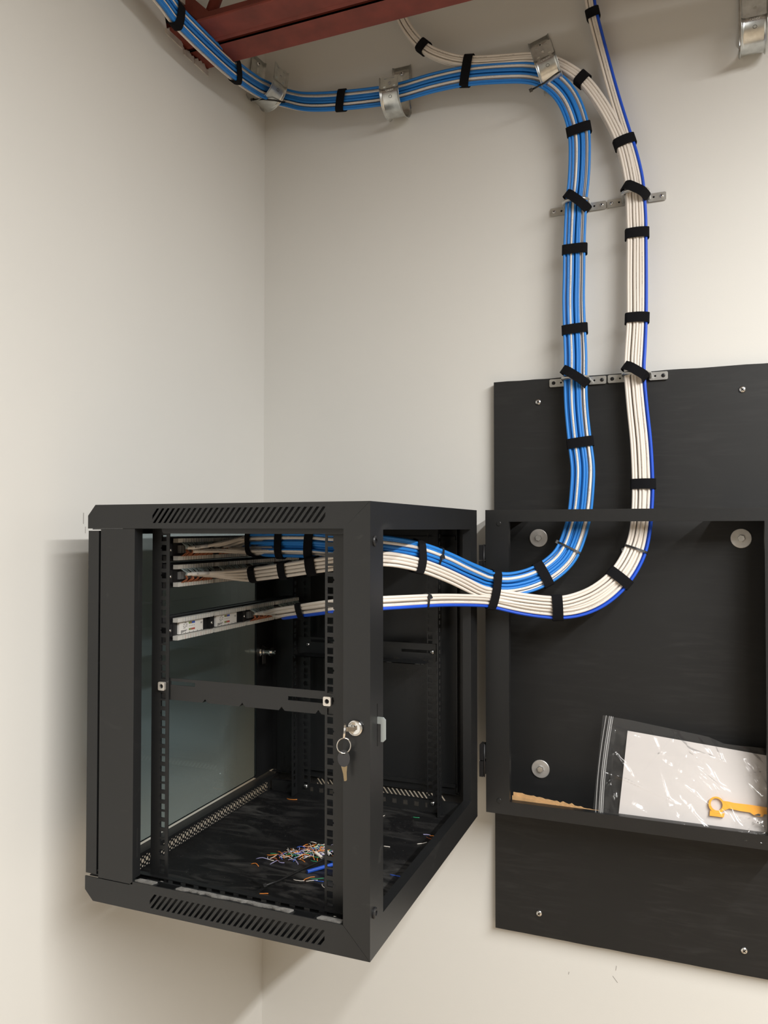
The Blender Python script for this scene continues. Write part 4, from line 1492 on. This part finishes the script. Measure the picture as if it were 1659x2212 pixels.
for k in range(190):
    rr = random.random()
    acc = 0
    for cname, cm, pr_ in COLS:
        acc += pr_
        if rr <= acc:
            break
    # elongated heap
    t = random.gauss(0, 1)
    q = random.gauss(0, 1)
    x = 0.372 + 0.026 * t + 0.006 * q
    y = -0.467 + 0.022 * q + 0.012 * t
    d = math.hypot(t, q)
    z = FLZ + max(0.0, 0.009 * (1 - d / 2.0)) * random.random()
    scrap(x, y, z, random.uniform(0.010, 0.026), random.uniform(0, 2 * PI), random.uniform(-2.2, 2.2), cm,
          '%s wire scrap lying in the coloured heap on the cabinet floor' % cname, '%s wire scraps in the heap' % cname, rise=random.uniform(0, 0.004))
for (x, y, L, a, cv, cm, lab) in (
        (0.403, -0.570, 0.020, 0.2, 0.9, 'wire_white', 'white wire scrap with a bent end below the blue jacket piece'),
        (0.415, -0.556, 0.022, 0.9, -0.8, 'wire_orange', 'orange wire scrap crossing others under the blue jacket piece'),
        (0.428, -0.553, 0.024, 0.4, 0.5, 'wire_green', 'green wire scrap under the blue jacket piece'),
        (0.433, -0.560, 0.022, 0.0, 0.4, 'wire_blue', 'dark blue wire scrap below the blue jacket piece'),
        (0.424, -0.563, 0.020, 0.5, -0.3, 'wire_white', 'straight white wire scrap lying beside the dark blue one'),
        (0.446, -0.545, 0.020, 1.6, 0.4, 'wire_green', 'second green wire scrap, near the near rear rail'),
        (0.453, -0.575, 0.022, -0.3, 1.6, 'wire_white', 'hook shaped cream wire scrap alone below the jacket pieces'),
        (0.207, -0.231, 0.026, 0.1, 1.2, 'wire_orange', 'orange wire scrap alone at the far back of the cabinet floor'),
        (0.373, -0.632, 0.014, 0.3, -0.4, 'wire_orange', 'orange wire scrap beside the loose cable tie'),
        (0.556, -0.309, 0.018, 0.3, 0.5, 'wire_orange', 'orange wire scrap near the open rear, farther of two'),
        (0.551, -0.323, 0.016, -0.1, 0.8, 'wire_brown', 'orange brown wire scrap near the open rear, nearer of two'),
        (0.541, -0.308, 0.014, 0.2, -0.6, 'wire_lilac', 'lilac wire scrap near the open rear'),
        (0.546, -0.350, 0.020, 0.9, 0.5, 'wire_white', 'white wire scrap lying diagonally near the open rear'),
        (0.549, -0.494, 0.024, 0.15, 0.4, 'wire_blue', 'blue wire scrap alone by the rear sill'),
        (0.566, -0.500, 0.014, 1.3, 0.8, 'wire_white', 'short white wire scrap beside the blue one by the rear sill'),
        (0.493, -0.232, 0.014, 0.1, 0.3, 'wire_green', 'green wire scrap alone at the far wall of the cabinet'),
        (0.490, -0.388, 0.012, 0.05, 0.1, 'wire_white', 'straight white wire scrap alone in the middle of the cabinet floor'),
        (0.427, -0.250, 0.012, 1.0, 0.6, 'wire_white', 'white wire scrap alone at the back behind the near rear column')):
    scrap(x, y, FLZ, L, a, cv, cm, lab)


def jacket(p, q, r, matk, label):
    m = MB()
    p, q = V(p), V(q)
    m.tube([p, q], r, 12, caps=False)
    m.tube([p, q], r * 0.72, 12, caps=False, mi=1)
    a = (q - p).normalized()
    b = a.orthogonal().normalized()
    c = a.cross(b)
    for e in (p, q):
        vs = [e + (b * math.cos(2 * PI * i / 12) + c * math.sin(2 * PI * i / 12)) * rr for rr in (r, r * 0.72) for i in range(12)]
        m.add(vs, [(i, (i + 1) % 12, 12 + (i + 1) % 12, 12 + i) for i in range(12)], 0)
    single(m, 'cable_jacket', [matk, 'ink_dark'], label, 'jacket piece', None, (p + q) / 2)


jacket((0.404, -0.541, FLZ + 0.0033), (0.432, -0.500, FLZ + 0.0033), 0.0032, 'wire_blue', 'cut piece of blue cable jacket lying beside the wire heap')
jacket((0.389, -0.478, FLZ + 0.0090), (0.403, -0.482, FLZ + 0.0040), 0.0026, 'wire_white', 'cut piece of white cable jacket lying on the wire heap')
jacket((0.396, -0.452, FLZ + 0.0034), (0.412, -0.466, FLZ + 0.0034), 0.0032, 'card_white', 'short white jacket piece seen through a rail hole')
jacket((0.418, -0.480, FLZ + 0.0042), (0.432, -0.488, FLZ + 0.0042), 0.0040, 'cable_blue', 'light blue jacket piece seen through a rail hole')
loose_tie([(0.366, -0.620, FLZ + 0.006), (0.376, -0.590, FLZ + 0.0035), (0.392, -0.535, FLZ + 0.0030), (0.410, -0.480, FLZ + 0.0025), (0.420, -0.450, FLZ + 0.0025)], 'loose black cable tie lying on the dusty cabinet floor', 0)
m = MB(); m.obox((0.352, -0.612, FLZ + 0.006), (0.014, -0.004, 0), (0.0006, 0.0021, 0), (0, 0, 0.0008))
m.obox((0.363, -0.632, FLZ + 0.003), (-0.004, -0.012, -0.001), (0.0021, -0.0007, 0), (0, 0, 0.0008))
single(m, 'tie_offcut', 'tie_black', 'black cable tie offcut lying at the head of the loose cable tie', 'tie offcut')

# ------------------------------------------------------------------ things in the bottom of the wall frame
FB = FZ0 + 0.0020


def bag_y(z):
    return -0.108 + (z - 1.12) * (0.068 / 0.21)


def bag_pt(x, z, w):      # w: towards the viewer
    n = V((0, -0.951, -0.308)) * -1
    return V((x, bag_y(z), z)) + V((0, -0.951, 0.308)) * w


# paper sheets
m = MB()
NXp, NZp = 12, 6
for side, w in ((0, 0.0), (1, 0.0022)):
    vs, fs = [], []
    for i in range(NXp + 1):
        for j in range(NZp + 1):
            u, v = i / NXp, j / NZp
            xx = (0.8765 + 0.2935 * u) * (1 - v) + (0.893 + 0.280 * u) * v
            zb = 1.1105
            zt = 1.284 - 0.0235 * u
            zz = zb + (zt - zb) * v
            vs.append(bag_pt(xx, zz, w + 0.0012 * math.sin(3 * u + 1) * v))
    for i in range(NXp):
        for j in range(NZp):
            a = i * (NZp + 1) + j
            fs.append((a, a + 1, a + NZp + 2, a + NZp + 1))
    m.add(vs, fs, 0, True)
o = m.build('paper_sheet', 'paper')
tag(o, 'folded white paper instructions inside the clear zip bag', 'paper')
m = MB()
zt0 = 1.166


def tool_M(a, b, w):
    return bag_pt(1.059 + a, 1.1665 + b, 0.0050 + w)


ringo = [(0.0145 * math.cos(t), 0.0145 * math.sin(t)) for t in [math.radians(35 + i * (360 - 70) / 20) for i in range(21)]]
arm = [(0.022, -0.0035), (0.040, -0.0055), (0.058, -0.0060), (0.066, -0.0105), (0.0790, -0.0110), (0.082, -0.0060), (0.092, -0.0055), (0.0945, -0.0030), (0.0900, -0.0010), (0.0900, 0.0012), (0.0950, 0.0030), (0.092, 0.0060), (0.060, 0.0072), (0.030, 0.0072), (0.020, 0.0085)]
m.plate(ringo + arm, [circle(0, 0.001, 0.0105, 18)], tool_M, 0, 0.0042)
m.plate([(-0.013, -0.020), (0.012, -0.020), (0.014, -0.0125), (0.0, -0.0148), (-0.012, -0.0105)], [], tool_M, 0, 0.0040)
single(m, 'punch_tool', 'orange_plastic', 'small orange plastic punch-down tool inside the clear bag', 'tool')
m = MB(); m.plate([(0.064, -0.0098), (0.072, -0.0062), (0.076, -0.0072), (0.075, -0.0100)], [], tool_M, 0.0044, 0.0048)
m.plate([(0.0865, -0.003), (0.0930, -0.003), (0.0930, 0.003), (0.0865, 0.003)], [], tool_M, 0.0044, 0.0048)
# the blade belongs to the tool
tl = [ob for ob in bpy.data.objects if ob.name == 'punch_tool'][0]
bl = MB()
tl['origin'] = tuple(tl.location)
m.build('tool_blade', 'ink_dark', tl)

# the bag film: front and back sheet, wrinkled
random.seed(17)
bag = thing('zip_bag', (1.0, -0.10, 1.109), 'clear plastic zip bag with papers leaning in the bottom of the wall frame', 'bag')


def top_z(x):
    pts = [(0.843, 1.3095), (0.90, 1.3045), (1.046, 1.2865), (1.075, 1.2765), (1.10, 1.2755), (1.186, 1.275)]
    for (a, za), (b, zb) in zip(pts[:-1], pts[1:]):
        if x <= b:
            return za + (zb - za) * max(0, (x - a)) / (b - a)
    return pts[-1][1]


creases = [(random.uniform(0.855, 1.17), random.uniform(1.125, 1.285), random.choice([random.uniform(-1.2, -0.2), random.uniform(-1.5, 1.5)]), random.uniform(0.04, 0.16), random.uniform(0.0015, 0.005)) for _ in range(44)]
creases += [(0.95, 1.30, -1.2, 0.05, 0.003), (1.05, 1.21, -0.62, 0.10, 0.005), (1.04, 1.20, -0.75, 0.08, 0.004), (1.12, 1.225, -0.9, 0.05, 0.004), (0.868, 1.17, -1.35, 0.07, 0.004), (1.0, 1.14, 1.0, 0.05, 0.004), (1.07, 1.145, -0.9, 0.05, 0.004)]


def wrinkle(x, z):
    h = 0.0
    for (cx, cz, ang, ln, amp) in creases:
        dx, dz = x - cx, z - cz
        a = dx * math.cos(ang) + dz * math.sin(ang)
        b = -dx * math.sin(ang) + dz * math.cos(ang)
        if abs(a) < ln / 2:
            f = math.cos(PI * a / ln)
            h += amp * f * math.exp(-abs(b) / 0.003)
    h += 0.0007 * math.sin(70 * x + 40 * z) + 0.0006 * math.sin(55 * z - 90 * x + 1)
    return h


NXb, NZb = 210, 110
for w0, sg in ((0.0135, 1), (-0.0030, -0.3)):
    vs, fs = [], []
    for i in range(NXb + 1):
        for j in range(NZb + 1):
            u, v = i / NXb, j / NZb
            xb_ = 0.8265 + (1.186 - 0.8265) * u
            xt_ = 0.8430 + (1.186 - 0.8430) * u
            xx = xb_ + (xt_ - xb_) * v
            zz = 1.1095 + (top_z(xt_) - 1.1095) * v
            edge = min(1.0, u * 12, (1 - u) * 12, (1 - v) * 8, v * 8 + 0.3)
            vs.append(bag_pt(xx, zz, 0.003 * (1 - edge) + (w0 * edge) + sg * wrinkle(xx, zz) * edge))
    for i in range(NXb):
        for j in range(NZb):
            a = i * (NZb + 1) + j
            fs.append((a, a + 1, a + NZb + 2, a + NZb + 1))
    m = MB(); m.add(vs, fs, 0, True)
    m.build('film_sheet', 'bag_film', bag, recalc=False)
m = MB()
for off, r in ((0.008, 0.0008), (0.0145, 0.0008), (0.018, 0.0014), (0.0215, 0.0008)):
    pts = []
    for j in range(13):
        v = j / 12
        x0_ = 0.8265 + off + (0.8430 - 0.8265) * v - 0.004 * math.sin(PI * v)
        zz = 1.1105 + (top_z(0.843 + off) - 1.1105) * v
        pts.append(bag_pt(x0_, zz, 0.0135))
    m.tube(pts, r, 6, flat=0.6)
m.build('zip_seal', 'bag_zip', bag)
# small bag of hardware at the lower right
random.seed(23)
hb = thing('hardware_bag', (1.125, -0.122 + 0.012, 1.1165), 'small crumpled clear bag of screws at the lower right of the paper', 'bag')
m = MB()
vs, fs = [], []
for i in range(25):
    for j in range(15):
        u, v = i / 24, j / 14
        bump = math.sin(PI * u) * math.sin(PI * v)
        vs.append(bag_pt(1.090 + 0.085 * u, 1.1120 + 0.040 * v, 0.0155 + 0.002 * bump + random.uniform(-0.0012, 0.0016)))
for i in range(24):
    for j in range(14):
        a = i * 15 + j
        fs.append((a, a + 1, a + 16, a + 15))
m.add(vs, fs, 0, False)
m.build('crumpled_film', 'bag_film', hb, recalc=False)
for k in range(7):
    x, z = random.uniform(1.105, 1.165), random.uniform(1.118, 1.142)
    a = random.uniform(0, PI)
    m = MB(); m.tube([bag_pt(x, z, 0.0145), bag_pt(x + 0.009 * math.cos(a), z + 0.007 * math.sin(a), 0.0145)], 0.0011, 6)
    m.build('screw', 'zinc', hb)

# torn cardboard strip
random.seed(31)
m = MB()
up, lo = [], []
for i in range(31):
    t = i / 30
    x = 0.666 + 0.180 * t
    base = 1.1225
    up.append((x, base + 0.0185 * (1 - t) + 0.007 + (random.uniform(-0.0012, 0.0012)) + (0.004 if i in (17, 20) else 0)))
    lo.append((x, base - 0.0150))
m.plate(lo + up[::-1], [], XZ(-0.1080), 0, 0.0030)
up2 = [(x, z - 0.006 + random.uniform(-0.0008, 0.0008)) for x, z in up]
m.plate([(x - 0.002, z) for x, z in lo] + [(x - 0.002, z) for x, z in up2][::-1], [], XZ(-0.1098), 0, 0.0014)
o = single(m, 'cardboard_strip', 'card_brown', 'torn strip of brown corrugated cardboard in the bottom left of the wall frame', 'cardboard')
